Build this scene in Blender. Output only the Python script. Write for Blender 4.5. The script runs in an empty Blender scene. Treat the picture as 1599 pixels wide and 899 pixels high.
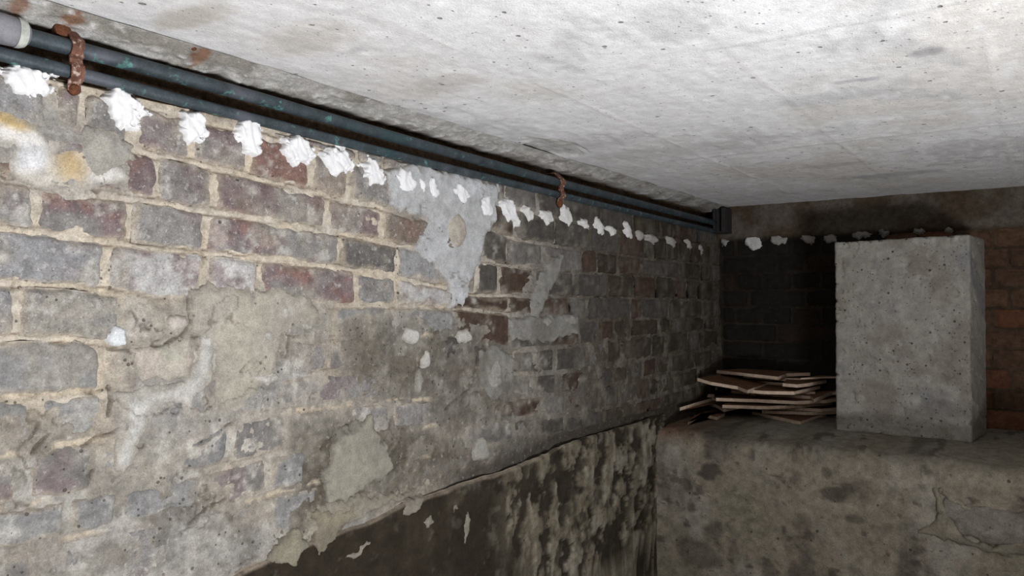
import bpy, bmesh, math, random
import numpy as np
from mathutils import Vector, Matrix

S = bpy.context.scene
COL = S.collection
rnd = random.Random(7)

# ------------------------------------------------------------------ camera
FPX, W, H = 1180.0, 1599.0, 899.0
EYE = 1.5                                   # eye height above the floor
YAW, PITCH = math.radians(34.8), math.radians(0.97)
cam_d = bpy.data.cameras.new('camera')
cam = bpy.data.objects.new('camera', cam_d)
COL.objects.link(cam)
cam_d.sensor_width = 36.0
cam_d.lens = FPX / W * 36.0
cam_d.clip_start = 0.02
cam.location = (0, 0, EYE)
cam.rotation_euler = (math.radians(90) + PITCH, 0, YAW)
S.camera = cam
RM = np.array(cam.rotation_euler.to_matrix())

# ------------------------------------------------------------------ light
S.view_settings.view_transform = 'Standard'
S.view_settings.look = 'None'
S.view_settings.gamma = 1.0
S.view_settings.use_curve_mapping = False
S.view_settings.exposure = 0.0
world = bpy.data.worlds.new('world')
S.world = world
world.use_nodes = True
world.node_tree.nodes['Background'].inputs[0].default_value = (0.75, 0.85, 1.0, 1)
world.node_tree.nodes['Background'].inputs[1].default_value = 0.3
DOOR_Y = (-0.15, 1.05)                       # low opening in the right wall, open to daylight
DOOR_Z = (0.05, 1.30)
XR = 0.86                                    # inner face of the right wall
ld = bpy.data.lights.new('doorway_daylight', 'AREA')
ld.shape = 'RECTANGLE'
ld.size = 0.5
ld.size_y = 0.5
ld.energy = 74
ld.color = (0.98, 0.985, 1.0)
lo = bpy.data.objects.new('doorway_daylight', ld)
COL.objects.link(lo)
lo.location = (XR + 0.05, 0.34, 0.56)
lo.rotation_euler = Vector((-0.45, -0.18, 0.87)).to_track_quat('-Z', 'Y').to_euler()

# ------------------------------------------------------------------ helpers
def ray(px, py):
    v = np.array([(px - 799.5) / FPX, (449.5 - py) / FPX, -1.0])
    return RM @ v
def on_x(px, py, x0):
    d = ray(px, py); t = x0 / d[0]
    return d[1] * t, EYE + d[2] * t          # (y, z)
def on_y(px, py, y0):
    d = ray(px, py); t = y0 / d[1]
    return d[0] * t, EYE + d[2] * t          # (x, z)
def on_z(px, py, z0):
    d = ray(px, py); t = (z0 - EYE) / d[2]
    return d[0] * t, d[1] * t                # (x, y)

def _hash(ix, iy, seed):
    h = (ix.astype(np.int64) * 374761393 + iy.astype(np.int64) * 668265263 + seed * 1274126177) & 0xFFFFFFFF
    h = ((h ^ (h >> 13)) * 1274126177) & 0xFFFFFFFF
    h = (h ^ (h >> 16)) & 0xFFFFFF
    return h / float(0xFFFFFF) * 2 - 1
def vnoise(x, y, seed=0):
    x = np.asarray(x, float); y = np.asarray(y, float)
    ix = np.floor(x); iy = np.floor(y)
    fx = x - ix; fy = y - iy
    fx = fx * fx * (3 - 2 * fx); fy = fy * fy * (3 - 2 * fy)
    a = _hash(ix, iy, seed); b = _hash(ix + 1, iy, seed)
    c = _hash(ix, iy + 1, seed); d = _hash(ix + 1, iy + 1, seed)
    return (a * (1 - fx) + b * fx) * (1 - fy) + (c * (1 - fx) + d * fx) * fy
def fbm(x, y, octv=4, seed=0, gain=0.55):
    t = 0; a = 1; n = 0
    for i in range(octv):
        t = t + a * vnoise(x * 2 ** i + 17.3 * i, y * 2 ** i - 9.1 * i, seed + i * 31)
        n += a; a *= gain
    return t / n
def sstep(a, b, x):
    t = np.clip((x - a) / (b - a), 0, 1)
    return t * t * (3 - 2 * t)
def mixc(c, d, f):
    f = np.asarray(f)[..., None]
    return np.asarray(c) * (1 - f) + np.asarray(d) * f
def sdist(s, z, poly):
    """signed distance to a polygon, positive inside"""
    P = np.asarray(poly, float); n = len(P)
    dmin = np.full(s.shape, 1e9); inside = np.zeros(s.shape, bool)
    for i in range(n):
        a = P[i]; b = P[(i + 1) % n]
        ex, ez = b - a
        t = np.clip(((s - a[0]) * ex + (z - a[1]) * ez) / max(ex * ex + ez * ez, 1e-12), 0, 1)
        dmin = np.minimum(dmin, np.hypot(s - a[0] - t * ex, z - a[1] - t * ez))
        c = ((a[1] > z) != (b[1] > z)) & (s < (b[0] - a[0]) * (z - a[1]) / (b[1] - a[1] + 1e-12) + a[0])
        inside ^= c
    return np.where(inside, dmin, -dmin)
def ldist(s, z, line):
    dmin = np.full(s.shape, 1e9)
    for a, b in zip(line[:-1], line[1:]):
        a = np.asarray(a); b = np.asarray(b); e = b - a
        t = np.clip(((s - a[0]) * e[0] + (z - a[1]) * e[1]) / max(e @ e, 1e-12), 0, 1)
        dmin = np.minimum(dmin, np.hypot(s - a[0] - t * e[0], z - a[1] - t * e[1]))
    return dmin

def mesh_np(name, verts, faces, cols=None, mats=(), midx=None, smooth=True):
    me = bpy.data.meshes.new(name)
    verts = np.asarray(verts, np.float32).reshape(-1, 3)
    faces = np.asarray(faces, np.int32).reshape(-1, 4)
    nf = len(faces)
    me.vertices.add(len(verts)); me.vertices.foreach_set('co', verts.ravel())
    me.loops.add(nf * 4); me.loops.foreach_set('vertex_index', faces.ravel())
    me.polygons.add(nf); me.polygons.foreach_set('loop_start', np.arange(0, nf * 4, 4, dtype=np.int32))
    me.polygons.foreach_set('use_smooth', np.full(nf, smooth))
    if midx is not None:
        me.polygons.foreach_set('material_index', np.asarray(midx, np.int32))
    for m in mats: me.materials.append(m)
    if cols is not None:
        at = me.color_attributes.new('Col', 'FLOAT_COLOR', 'POINT')
        c = np.ones((len(verts), 4), np.float32); c[:, :3] = np.clip(np.asarray(cols).reshape(-1, 3), 0, 1)
        at.data.foreach_set('color', c.ravel())
    me.update(calc_edges=True); me.validate()
    return me
def link(name, me, parent=None, loc=None, label=None, cat=None, group=None, kind=None):
    o = bpy.data.objects.new(name, me); COL.objects.link(o)
    if loc is not None: o.location = loc
    if parent is not None: o.parent = parent
    for k, v in (('label', label), ('category', cat), ('group', group), ('kind', kind)):
        if v: o[k] = v
    return o
def grid_faces(n, m, keep=None):
    i = np.arange(n - 1)[:, None] * m + np.arange(m - 1)[None, :]
    f = np.stack([i, i + 1, i + m + 1, i + m], -1)
    if keep is not None: f = f[keep]
    return f.reshape(-1, 4)
def compact(verts, faces, cols):
    used = np.unique(faces); mp = np.zeros(len(verts), np.int32); mp[used] = np.arange(len(used))
    return verts[used], mp[faces], cols[used]
def centred(verts):
    c = (verts.min(0) + verts.max(0)) / 2
    return verts - c, tuple(float(v) for v in c)
def bm_obj(name, bm, mats, parent=None, smooth=False, **k):
    me = bpy.data.meshes.new(name); bm.to_mesh(me); bm.free()
    for m in mats if isinstance(mats, (list, tuple)) else [mats]: me.materials.append(m)
    if smooth:
        for p in me.polygons: p.use_smooth = True
    return link(name, me, parent, **k)
def box_bm(bm, lo_, hi_):
    m = Matrix.Translation([(a + b) / 2 for a, b in zip(lo_, hi_)]) @ Matrix.Diagonal([b - a for a, b in zip(lo_, hi_)] + [1])
    return bmesh.ops.create_cube(bm, size=1, matrix=m)['verts']

# ------------------------------------------------------------------ materials
def surf(name, base=None, attr=False, tint=0.3, scale=60.0, fine=420.0, bump=0.5, bdist=0.003, rough=0.92, spots=(), pits=(), metallic=0.0, spec=0.25, stretch=(1, 1, 1)):
    """procedural surface: base (or the vertex colour Col), broken up by two noises; spots = (scale, lo, hi, colour, amount)"""
    m = bpy.data.materials.new(name); m.use_nodes = True
    nt = m.node_tree; N = nt.nodes; L = nt.links
    b = N['Principled BSDF']
    b.inputs['Roughness'].default_value = rough
    b.inputs['Metallic'].default_value = metallic
    b.inputs['Specular IOR Level'].default_value = spec
    g = N.new('ShaderNodeNewGeometry')
    mp = N.new('ShaderNodeMapping'); mp.inputs['Scale'].default_value = stretch
    L.new(g.outputs['Position'], mp.inputs['Vector'])
    def noise(sc, det=4.0, ro=0.6):
        n = N.new('ShaderNodeTexNoise'); n.inputs['Scale'].default_value = sc
        n.inputs['Detail'].default_value = det; n.inputs['Roughness'].default_value = ro
        L.new(mp.outputs[0], n.inputs['Vector']); return n
    def rng(src, a, bb, c, d):
        r = N.new('ShaderNodeMapRange'); r.inputs['From Min'].default_value = a; r.inputs['From Max'].default_value = bb
        r.inputs['To Min'].default_value = c; r.inputs['To Max'].default_value = d
        L.new(src, r.inputs['Value']); return r.outputs[0]
    if attr:
        c = N.new('ShaderNodeAttribute'); c.attribute_name = 'Col'; col = c.outputs['Color']
    else:
        c = N.new('ShaderNodeRGB'); c.outputs[0].default_value = (*base, 1); col = c.outputs[0]
    n1 = noise(scale, 8.0, 0.72); n2 = noise(fine, 4.0, 0.7)
    f1 = rng(n1.outputs['Fac'], 0.34, 0.66, 1 - tint, 1 + tint)
    f2 = rng(n2.outputs['Fac'], 0.34, 0.66, 1 - tint * 0.6, 1 + tint * 0.6)
    mu = N.new('ShaderNodeMath'); mu.operation = 'MULTIPLY'; L.new(f1, mu.inputs[0]); L.new(f2, mu.inputs[1])
    vm = N.new('ShaderNodeVectorMath'); vm.operation = 'SCALE'
    L.new(col, vm.inputs[0]); L.new(mu.outputs[0], vm.inputs['Scale']); col = vm.outputs[0]
    for sc, a, bb, cc, am in spots:
        ns = noise(sc, 5.0, 0.6)
        fac = rng(ns.outputs['Fac'], a, bb, 0.0, am)
        mx = N.new('ShaderNodeMix'); mx.data_type = 'RGBA'
        L.new(fac, mx.inputs[0]); L.new(col, mx.inputs[6]); mx.inputs[7].default_value = (*cc, 1)
        col = mx.outputs[2]
    pit_h = []
    for sc, rad, dens, cc, am in pits:                      # small round blow-holes, some cells only
        vo = N.new('ShaderNodeTexVoronoi'); vo.inputs['Scale'].default_value = sc; L.new(mp.outputs[0], vo.inputs['Vector'])
        sep = N.new('ShaderNodeSeparateColor'); L.new(vo.outputs['Color'], sep.inputs[0])
        rr_ = rng(sep.outputs[0], 1 - dens, 1.0, 0.0, rad)
        sub = N.new('ShaderNodeMath'); sub.operation = 'SUBTRACT'; L.new(rr_, sub.inputs[0]); L.new(vo.outputs['Distance'], sub.inputs[1])
        k = rng(sub.outputs[0], 0.0, rad * 0.3, 0.0, 1.0); pit_h.append(k)
        ml = N.new('ShaderNodeMath'); ml.operation = 'MULTIPLY'; ml.inputs[1].default_value = am; L.new(k, ml.inputs[0])
        mx = N.new('ShaderNodeMix'); mx.data_type = 'RGBA'
        L.new(ml.outputs[0], mx.inputs[0]); L.new(col, mx.inputs[6]); mx.inputs[7].default_value = (*cc, 1); col = mx.outputs[2]
    L.new(col, b.inputs['Base Color'])
    if bump:
        ad = N.new('ShaderNodeMath'); ad.operation = 'ADD'
        L.new(n1.outputs['Fac'], ad.inputs[0])
        sc2 = N.new('ShaderNodeMath'); sc2.operation = 'MULTIPLY'; sc2.inputs[1].default_value = 0.5
        L.new(n2.outputs['Fac'], sc2.inputs[0]); L.new(sc2.outputs[0], ad.inputs[1])
        for k in pit_h:
            s3 = N.new('ShaderNodeMath'); s3.operation = 'MULTIPLY_ADD'; s3.inputs[1].default_value = -0.8
            L.new(k, s3.inputs[0]); L.new(ad.outputs[0], s3.inputs[2]); ad = s3
        bp = N.new('ShaderNodeBump'); bp.inputs['Strength'].default_value = bump; bp.inputs['Distance'].default_value = bdist
        L.new(ad.outputs[0], bp.inputs['Height']); L.new(bp.outputs[0], b.inputs['Normal'])
    return m

M_BRICK = surf('brick_face', attr=True, tint=0.34, scale=60, fine=380, bump=0.9,
               spots=((80, 0.60, 0.68, (0.50, 0.49, 0.47), 0.55), (260, 0.62, 0.68, (0.62, 0.60, 0.57), 0.6), (200, 0.38, 0.32, (0.07, 0.06, 0.055), 0.6)), pits=((110, 0.35, 0.12, (0.06, 0.05, 0.045), 0.8),))
M_DARKBRICK = surf('dark_brick', attr=True, tint=0.35, scale=50, fine=360, bump=0.7, spots=((70, 0.68, 0.76, (0.15, 0.14, 0.125), 0.35),))
M_MORTAR = surf('mortar_and_skim', attr=True, tint=0.32, scale=55, fine=400, bump=0.9,
                spots=((110, 0.62, 0.70, (0.56, 0.54, 0.50), 0.35), (240, 0.38, 0.32, (0.09, 0.075, 0.06), 0.55)), pits=((120, 0.35, 0.14, (0.07, 0.055, 0.045), 0.75),))
M_CEMENT = surf('cement_patch', attr=True, tint=0.24, scale=50, fine=400, bump=0.6, bdist=0.003, pits=((80, 0.3, 0.08, (0.10, 0.085, 0.07), 0.7),))
M_PUTTY = surf('white_putty', base=(0.76, 0.76, 0.77), tint=0.07, scale=40, fine=200, bump=0.25, bdist=0.002, rough=0.8)
M_DIMPUTTY = surf('dimmed_putty', base=(0.66, 0.655, 0.64), tint=0.10, scale=50, fine=200, bump=0.3, bdist=0.002, rough=0.85)  # white putty toned down for the weaker light further along
M_SHADEPUTTY = surf('shaded_putty', base=(0.36, 0.35, 0.33), tint=0.12, scale=60, fine=200, bump=0.3, bdist=0.002, rough=0.85)  # white putty with the shade of corner and block put into its colour
M_RENDER = surf('lower_render', attr=True, tint=0.32, scale=32, fine=260, bump=0.8, spots=((60, 0.36, 0.28, (0.035, 0.028, 0.02), 0.6),), pits=((60, 0.32, 0.10, (0.02, 0.016, 0.012), 0.7),))
M_CEIL = surf('ceiling_concrete', attr=True, tint=0.12, scale=34, fine=330, bump=0.8, bdist=0.004, pits=((60, 0.34, 0.10, (0.16, 0.15, 0.15), 0.75), (140, 0.36, 0.10, (0.25, 0.24, 0.24), 0.7)),
              spots=((150, 0.70, 0.76, (0.22, 0.21, 0.21), 0.5), (9, 0.55, 0.75, (0.66, 0.64, 0.62), 0.5)))
M_BLOCK = surf('block_concrete', attr=True, tint=0.20, scale=40, fine=300, bump=0.9, bdist=0.004, pits=((75, 0.36, 0.16, (0.05, 0.045, 0.04), 0.8), (150, 0.4, 0.2, (0.07, 0.065, 0.06), 0.7)),
               spots=((140, 0.32, 0.26, (0.08, 0.075, 0.07), 0.7),))
M_FILLET = surf('rough_fillet', attr=True, tint=0.28, scale=45, fine=350, bump=0.9, bdist=0.005)
M_BROWN = surf('recess_brown', base=(0.12, 0.078, 0.048), tint=0.5, scale=80, fine=400, bump=0.8, bdist=0.004)
M_PIPE = surf('oxidised_copper', base=(0.052, 0.068, 0.078), tint=0.38, scale=30, fine=300, bump=0.2, bdist=0.001, rough=0.55, metallic=0.35, spec=0.5,
              spots=((7, 0.54, 0.68, (0.035, 0.085, 0.095), 0.7), (9, 0.56, 0.66, (0.12, 0.125, 0.15), 0.7), (45, 0.60, 0.68, (0.13, 0.34, 0.31), 0.65)))
M_SOCKET = surf('pipe_socket', base=(0.20, 0.20, 0.22), tint=0.2, scale=40, fine=300, bump=0.15, rough=0.6, spec=0.4)
M_RING = surf('socket_ring', base=(0.42, 0.44, 0.40), tint=0.2, scale=60, fine=300, bump=0.2, rough=0.8)
M_STRAP = surf('rusty_strap', base=(0.17, 0.080, 0.055), tint=0.45, scale=90, fine=500, bump=0.6, rough=0.7, metallic=0.2,
               spots=((120, 0.55, 0.66, (0.62, 0.48, 0.42), 0.8),))
M_RUST = surf('rust', base=(0.13, 0.05, 0.025), tint=0.4, scale=120, fine=500, bump=0.6)
M_TILE_TOP = surf('tile_brown_back', base=(0.19, 0.10, 0.055), tint=0.3, scale=40, fine=300, bump=0.3)
M_TILE_EDGE = surf('tile_pale_edge', base=(0.66, 0.52, 0.40), tint=0.2, scale=60, fine=300, bump=0.3)
M_PLAIN = surf('plain_plaster', base=(0.17, 0.132, 0.095), tint=0.15, scale=8, fine=60, bump=0.2)
M_FLOOR = surf('cellar_floor', base=(0.14, 0.105, 0.075), tint=0.2, scale=12, fine=120, bump=0.4)
M_STEEL = surf('dark_steel', base=(0.035, 0.033, 0.032), tint=0.3, scale=60, fine=300, bump=0.3, rough=0.7)

# ------------------------------------------------------------------ main measures
XW = -1.08            # face of the left wall
ZL = EYE - 0.438      # ledge top
YB = 3.07             # upper back wall
YF = 2.40             # front of the ledge
ZC = EYE + 0.385      # ceiling
ZE = EYE + 0.366      # bottom edge of the rough fillet
ZT = EYE + 0.298      # top of the brickwork, under the pipes

def L2(pts): return np.array([on_x(a, b, XW) for a, b in pts])
def zline(pts):
    q = L2(pts); o = np.argsort(q[:, 0]); q = q[o]
    return lambda s: np.interp(s, q[:, 0], q[:, 1])
# bed joints traced from the photograph, as heights along the wall
J = [None,
     zline([(-60, 91), (0, 106), (192, 155), (298, 183), (388, 205), (525, 245), (632, 275), (720, 300), (793, 322), (852, 336), (912, 350), (1000, 365), (1128, 385)]),
     zline([(-60, 176), (0, 190), (120, 214), (215, 233), (300, 253), (384, 272), (520, 308), (565, 318), (690, 345), (765, 357), (803, 373), (915, 390), (1000, 402), (1128, 415)]),
     zline([(-60, 268), (0, 278), (110, 297), (200, 308), (300, 325), (420, 344), (570, 372), (630, 385), (700, 395), (750, 404), (780, 412), (830, 418), (900, 425), (1000, 430), (1128, 440)]),
     zline([(-60, 345), (0, 352), (150, 375), (300, 393), (520, 416), (615, 431), (700, 449), (740, 461), (830, 462), (920, 463), (1128, 468)]),
     zline([(-60, 440), (0, 442), (100, 447), (190, 459), (250, 472), (400, 476), (618, 477), (700, 480), (900, 500), (1128, 495)]),
     zline([(-60, 535), (0, 529), (120, 528), (160, 535), (400, 530), (660, 524), (702, 520), (803, 548), (915, 537), (960, 530), (1128, 512)]),
     zline([(-60, 622), (0, 621), (165, 612), (300, 600), (450, 588), (540, 578), (650, 575), (836, 584), (910, 577), (950, 568), (1128, 540)]),
     zline([(-60, 720), (0, 712), (100, 692), (160, 682), (300, 662), (447, 642), (550, 630), (668, 622), (800, 620), (900, 614), (980, 595), (1128, 568)]),
     zline([(-60, 810), (0, 796), (75, 781), (240, 752), (440, 706), (640, 668), (780, 655), (900, 648), (1020, 620), (1128, 590)]),
     zline([(-60, 880), (0, 864), (140, 831), (300, 800), (393, 779), (490, 753), (660, 712), (780, 695), (900, 672), (1020, 642), (1128, 610)])]
J[0] = lambda s: np.full(np.shape(s), ZT)
zplinth = zline([(-60, 1080), (150, 985), (300, 925), (420, 868), (560, 815), (640, 781), (700, 760), (780, 735), (880, 692), (1020, 650), (1100, 630)])
JL = J + [lambda s: zplinth(s) - 0.02]

perps = [  # upright joints per course, in pixels along the photo; automatic beyond
    [-50, 20, 95, 175, 250, 330, 425, 470, 560, 600, 680, 745, 790, 840, 880],
    [-40, 78, 128, 206, 300, 390, 486, 545, 612, 690, 765, 805, 868, 922, 968, 1008, 1022],
    [-50, 60, 188, 247, 333, 512, 598, 690, 752, 792, 848, 911, 933, 965, 1002, 1062],
    [-20, 54, 204, 322, 531, 622, 690, 745, 781, 833, 895, 950, 990, 1025, 1056],
    [-80, 165, 322, 405, 556, 620, 708, 795, 832, 890, 918, 986, 1002, 1045],
    [-60, 28, 192, 300, 420, 522, 606, 712, 796, 860, 905],
    [-70, 166, 300, 450, 512, 612, 690, 803, 866, 918],
    [-60, 60, 168, 330, 400, 490, 594, 680, 760, 836],
    [-80, 40, 150, 260, 360, 450, 545, 610, 700, 770, 850],
    [-40, 110, 190, 320, 420, 480, 560, 640, 720, 800, 880],
    [-60, 60, 180, 300, 420, 500, 600, 700, 790, 870]]

# ------------------------------------------------------------------ left wall
def PL(*p): return [tuple(v) for v in L2(p)]
# skim regions that bury the courses: (polygon, strength)
SKIM = [
    (PL((165, 470), (250, 462), (330, 440), (420, 455), (520, 470), (520, 560), (470, 600), (430, 640), (330, 690), (230, 740), (165, 690), (170, 600)), 1.0),
    (PL((-60, 640), (120, 640), (165, 690), (200, 760), (330, 760), (430, 860), (380, 960), (-60, 960)), 0.82),
    (PL((520, 480), (700, 488), (800, 500), (800, 600), (860, 640), (700, 700), (620, 640), (520, 640)), 0.95),
    (PL((440, 640), (620, 640), (760, 690), (850, 650), (840, 700), (650, 770), (430, 870)), 0.97),
    (PL((-60, 120), (60, 140), (150, 195), (215, 250), (210, 300), (80, 300), (-60, 260)), 0.9),
    (PL((600, 270), (770, 290), (760, 400), (700, 430), (610, 340)), 0.9),
    (PL((830, 400), (880, 395), (860, 470), (830, 520), (790, 500)), 0.6),
    (PL((-60, 460), (30, 470), (30, 520), (-60, 520)), 0.3),
]
CRACKS = [PL((165, 545), (200, 545), (255, 542), (275, 528), (292, 510)), PL((168, 605), (170, 620), (167, 645)),
          PL((295, 440), (290, 470), (294, 505)), PL((75, 680), (62, 690), (50, 705)), PL((125, 697), (150, 683), (188, 663)),
          PL((300, 690), (330, 680), (362, 662)), PL((500, 700), (520, 675), (560, 650)), PL((500, 785), (503, 750), (515, 720)),
          PL((690, 640), (738, 600), (742, 560)), PL((804, 545), (804, 510)), PL((448, 555), (450, 525), (446, 515)),
          PL((405, 640), (408, 620), (406, 610)), PL((138, 748), (146, 735)), PL((290, 815), (318, 795), (345, 780)), PL((600, 700), (612, 690)), PL((525, 740), (560, 732), (590, 715))]

def skim_w(s, z):
    ws = s + 0.012 * fbm(s * 18, z * 18, 4, 3); wz = z + 0.012 * fbm(s * 18, z * 18, 4, 9)
    w = np.zeros(s.shape)
    for poly, k in SKIM:
        w = np.maximum(w, k * sstep(-0.03, 0.03, sdist(ws, wz, poly)))
    # the render hangs on more towards the bottom, less towards the top
    t = fbm(s * 9, z * 9, 4, 21)
    low = sstep(EYE + 0.0, EYE - 0.30, z) * 0.75
    w = np.maximum(w, np.clip(low + 0.6 * t, 0, 1) * sstep(EYE + 0.05, EYE - 0.10, z))
    return w

C_SAND = np.array((0.49, 0.42, 0.325)); C_SKIM = np.array((0.30, 0.277, 0.237)); C_GREY = np.array((0.275, 0.268, 0.255))
C_PALE = np.array((0.53, 0.51, 0.47)); C_DARK = np.array((0.042, 0.034, 0.026))

def flake(s, z, seed=600):
    q = fbm(s * 8, z * 10, 5, seed, 0.6); m_ = sstep(0.05, 0.25, fbm(s * 6, z * 6, 3, seed + 9))
    line = sstep(0.030, 0.006, np.abs(q)) * m_
    step_ = (sstep(-0.012, 0.012, q) - 0.5) * m_
    return line, step_
def wall_height(s, z):
    w = skim_w(s, z)
    h = -0.0045 + 0.0050 * fbm(s * 32, z * 32, 4, 5) + 0.0035 * fbm(s * 11, z * 13, 3, 15) + 0.0015 * fbm(s * 150, z * 150, 2, 8)
    hs = 0.0035 + 0.0045 * fbm(s * 14, z * 14, 4, 11) + 0.0016 * fbm(s * 90, z * 90, 3, 12)
    return h * (1 - w) + hs * w, w

def wall_grid():
    # columns: even steps on the photograph where it shows, coarser behind it
    px = np.arange(-40, 1131, 2.3)
    s = np.array([on_x(p, 470, XW)[0] for p in px])
    s = np.concatenate([np.linspace(-1.5, s[0] - 0.01, 50), s, [YB]])
    zb = EYE - 0.62
    n = len(s); m = 330
    v = np.linspace(0, 1, m)
    Sg = np.repeat(s[:, None], m, 1)
    Zg = ZT * (1 - v) + zb * v
    Zg = np.repeat(Zg[None, :], n, 0)
    h, w = wall_height(Sg, Zg)
    t = fbm(Sg * 22, Zg * 22, 4, 41); t2 = fbm(Sg * 6, Zg * 6, 3, 43); t3 = fbm(Sg * 70, Zg * 70, 3, 47)
    near = sstep(2.0, 1.1, Sg)                                   # sandy bedding survives mostly near the door end
    joint = mixc(mixc(C_GREY * 0.9, C_SAND, 0.1 + 0.9 * near), C_PALE, np.clip(0.25 + 0.5 * t, 0, 0.6))
    far_dark = sstep(1.35, 2.1, Sg + 0.12 * t2)                      # the far end is browner, darker brick
    joint = mixc(joint, mixc(np.broadcast_to(np.array((0.085, 0.069, 0.05)), Sg.shape + (3,)), np.array((0.145, 0.127, 0.10)), sstep(0.05, 0.4, t)), far_dark)
    skim = mixc(C_SKIM, C_GREY, sstep(-0.1, 0.4, t2))
    skim = mixc(skim, C_PALE, sstep(0.15, 0.5, t) * 0.55)
    skim = mixc(skim, np.array((0.20, 0.185, 0.175)), sstep(0.12, 0.5, -t) * 0.6)
    skim = mixc(skim, np.array((0.30, 0.22, 0.18)), sstep(0.2, 0.5, t3) * 0.25)
    skim = mixc(skim, mixc(np.broadcast_to(np.array((0.060, 0.049, 0.036)), Sg.shape + (3,)), np.array((0.142, 0.126, 0.100)), sstep(0.0, 0.35, t + 0.3 * t3)), far_dark * 0.9)
    low_shade = np.zeros(Sg.shape)                                     # light falling off low on the wall, painted as darker brown
    for pk in (1, 2, 3): low_shade = np.maximum(low_shade, sstep(-0.06, 0.08, sdist(Sg, Zg, SKIM[pk][0]) + 0.05 * t) * (0.75, 0.8, 0.95)[pk - 1])
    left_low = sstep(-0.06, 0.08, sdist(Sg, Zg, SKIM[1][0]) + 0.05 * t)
    low_shade = low_shade * (1 - left_low)
    skim = mixc(skim, mixc(np.broadcast_to(np.array((0.150, 0.145, 0.135)), Sg.shape + (3,)), np.array((0.285, 0.28, 0.265)), sstep(-0.25, 0.3, t + 0.4 * t3)), left_low * 0.8)  # same painted falloff, in grey, at the lower left
    skim = mixc(skim, mixc(np.broadcast_to(np.array((0.080, 0.069, 0.053)), Sg.shape + (3,)), np.array((0.165, 0.150, 0.125)), sstep(-0.1, 0.35, t + 0.4 * t3)), low_shade)
    stk = fbm(Sg * 55, Zg * 16, 4, 791)
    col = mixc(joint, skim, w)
    col = mixc(col, np.array((0.15, 0.135, 0.108)), sstep(0.12, 0.42, stk) * 0.55 * far_dark)
    # surviving strips of sandy bedding showing in the skim
    for k in range(5, 11):
        for a, b in {5: [(0, 200), (618, 698)], 6: [(0, 165), (655, 704)], 7: [(0, 168)], 8: [(0, 30), (85, 165), (446, 550), (600, 670)], 9: [(0, 78), (640, 690)], 10: [(100, 165), (385, 500), (660, 690)]}[k]:
            sa, sb = on_x(a, 470, XW)[0], on_x(b, 470, XW)[0]
            if a == 0: sa = -1
            d = np.abs(Zg - J[k](Sg) - 0.006 * fbm(Sg * 20, Zg * 4, 3, 60 + k))
            thick = 0.0065 + 0.004 * fbm(Sg * 25, Sg * 3, 3, 70 + k)
            mk = sstep(-0.25, 0.2, fbm(Sg * 30, Zg * 45, 4, 90 + k)) * sstep(thick, thick * 0.4, d + 0.003 * t3) * sstep(sa - 0.01, sa + 0.01, Sg) * sstep(sb + 0.012, sb - 0.012, Sg)
            col = mixc(col, C_SAND, mk * 0.85 * (1 - 0.6 * far_dark))
            h = h + mk * (-0.004 + 0.005 * t3)
    for k in range(1, 11):                                       # undercut lines along the bedding
        for e, sd in ((0.005, 500), (-0.006, 520)):
            cen = J[k](Sg) + e + 0.005 * fbm(Sg * 26, Sg * 2 + k, 4, sd + k)
            mk = (1 - 0.85 * w) * sstep(0.0022, 0.0007, np.abs(Zg - cen)) * sstep(-0.12, 0.12, fbm(Sg * 7, Sg * 0 + k * 3.3, 3, sd + 7 * k)) * (1 - 0.6 * far_dark)
            h = h - 0.004 * mk; col = mixc(col, np.array((0.13, 0.088, 0.055)), mk * 0.8)
    # hollow just above the plinth, coloured dark brown
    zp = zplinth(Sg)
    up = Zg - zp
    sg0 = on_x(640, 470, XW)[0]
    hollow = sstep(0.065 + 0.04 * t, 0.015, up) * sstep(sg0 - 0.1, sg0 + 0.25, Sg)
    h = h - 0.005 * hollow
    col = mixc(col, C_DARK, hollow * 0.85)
    for sd in (600, 640):
        ln, stp = flake(Sg, Zg, sd)
        ln = ln * (0.35 + 0.65 * w) * (1 - 0.5 * far_dark); h = h + 0.0028 * stp - 0.003 * ln
        col = mixc(col, np.array((0.10, 0.078, 0.058)), ln * 0.7)
    # cracks
    ws = Sg + 0.006 * fbm(Sg * 50, Zg * 50, 2, 81); wz = Zg + 0.006 * fbm(Sg * 50, Zg * 50, 2, 85)
    for cr in CRACKS:
        c = np.array(cr); lo_ = c.min(0) - 0.03; hi_ = c.max(0) + 0.03
        sel = (Sg > lo_[0]) & (Sg < hi_[0]) & (Zg > lo_[1]) & (Zg < hi_[1])
        if not sel.any(): continue
        d = ldist(ws[sel], wz[sel], cr)
        k = sstep(0.0034, 0.0008, d)
        h[sel] -= 0.006 * k
        h[sel] += 0.002 * sstep(0.012, 0.003, d)
        col[sel] = mixc(col[sel], np.array((0.10, 0.08, 0.06)), k * 0.75)  # dark tone painted into the cracks in place of their shade
    verts = np.stack([XW + h, Sg, Zg], -1).reshape(-1, 3)
    return verts, grid_faces(n, m), col.reshape(-1, 3)

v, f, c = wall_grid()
# lower part of the wall down to the floor and the solid behind it
nb = len(v)
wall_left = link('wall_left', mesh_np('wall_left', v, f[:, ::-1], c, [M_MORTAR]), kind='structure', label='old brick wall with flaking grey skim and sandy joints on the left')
bm = bmesh.new()
box_bm(bm, (XW - 0.30, -1.5, 0.0), (XW - 0.075, YB, ZC))
core = bm_obj('wall_core', bm, [M_BROWN], wall_left)

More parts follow.
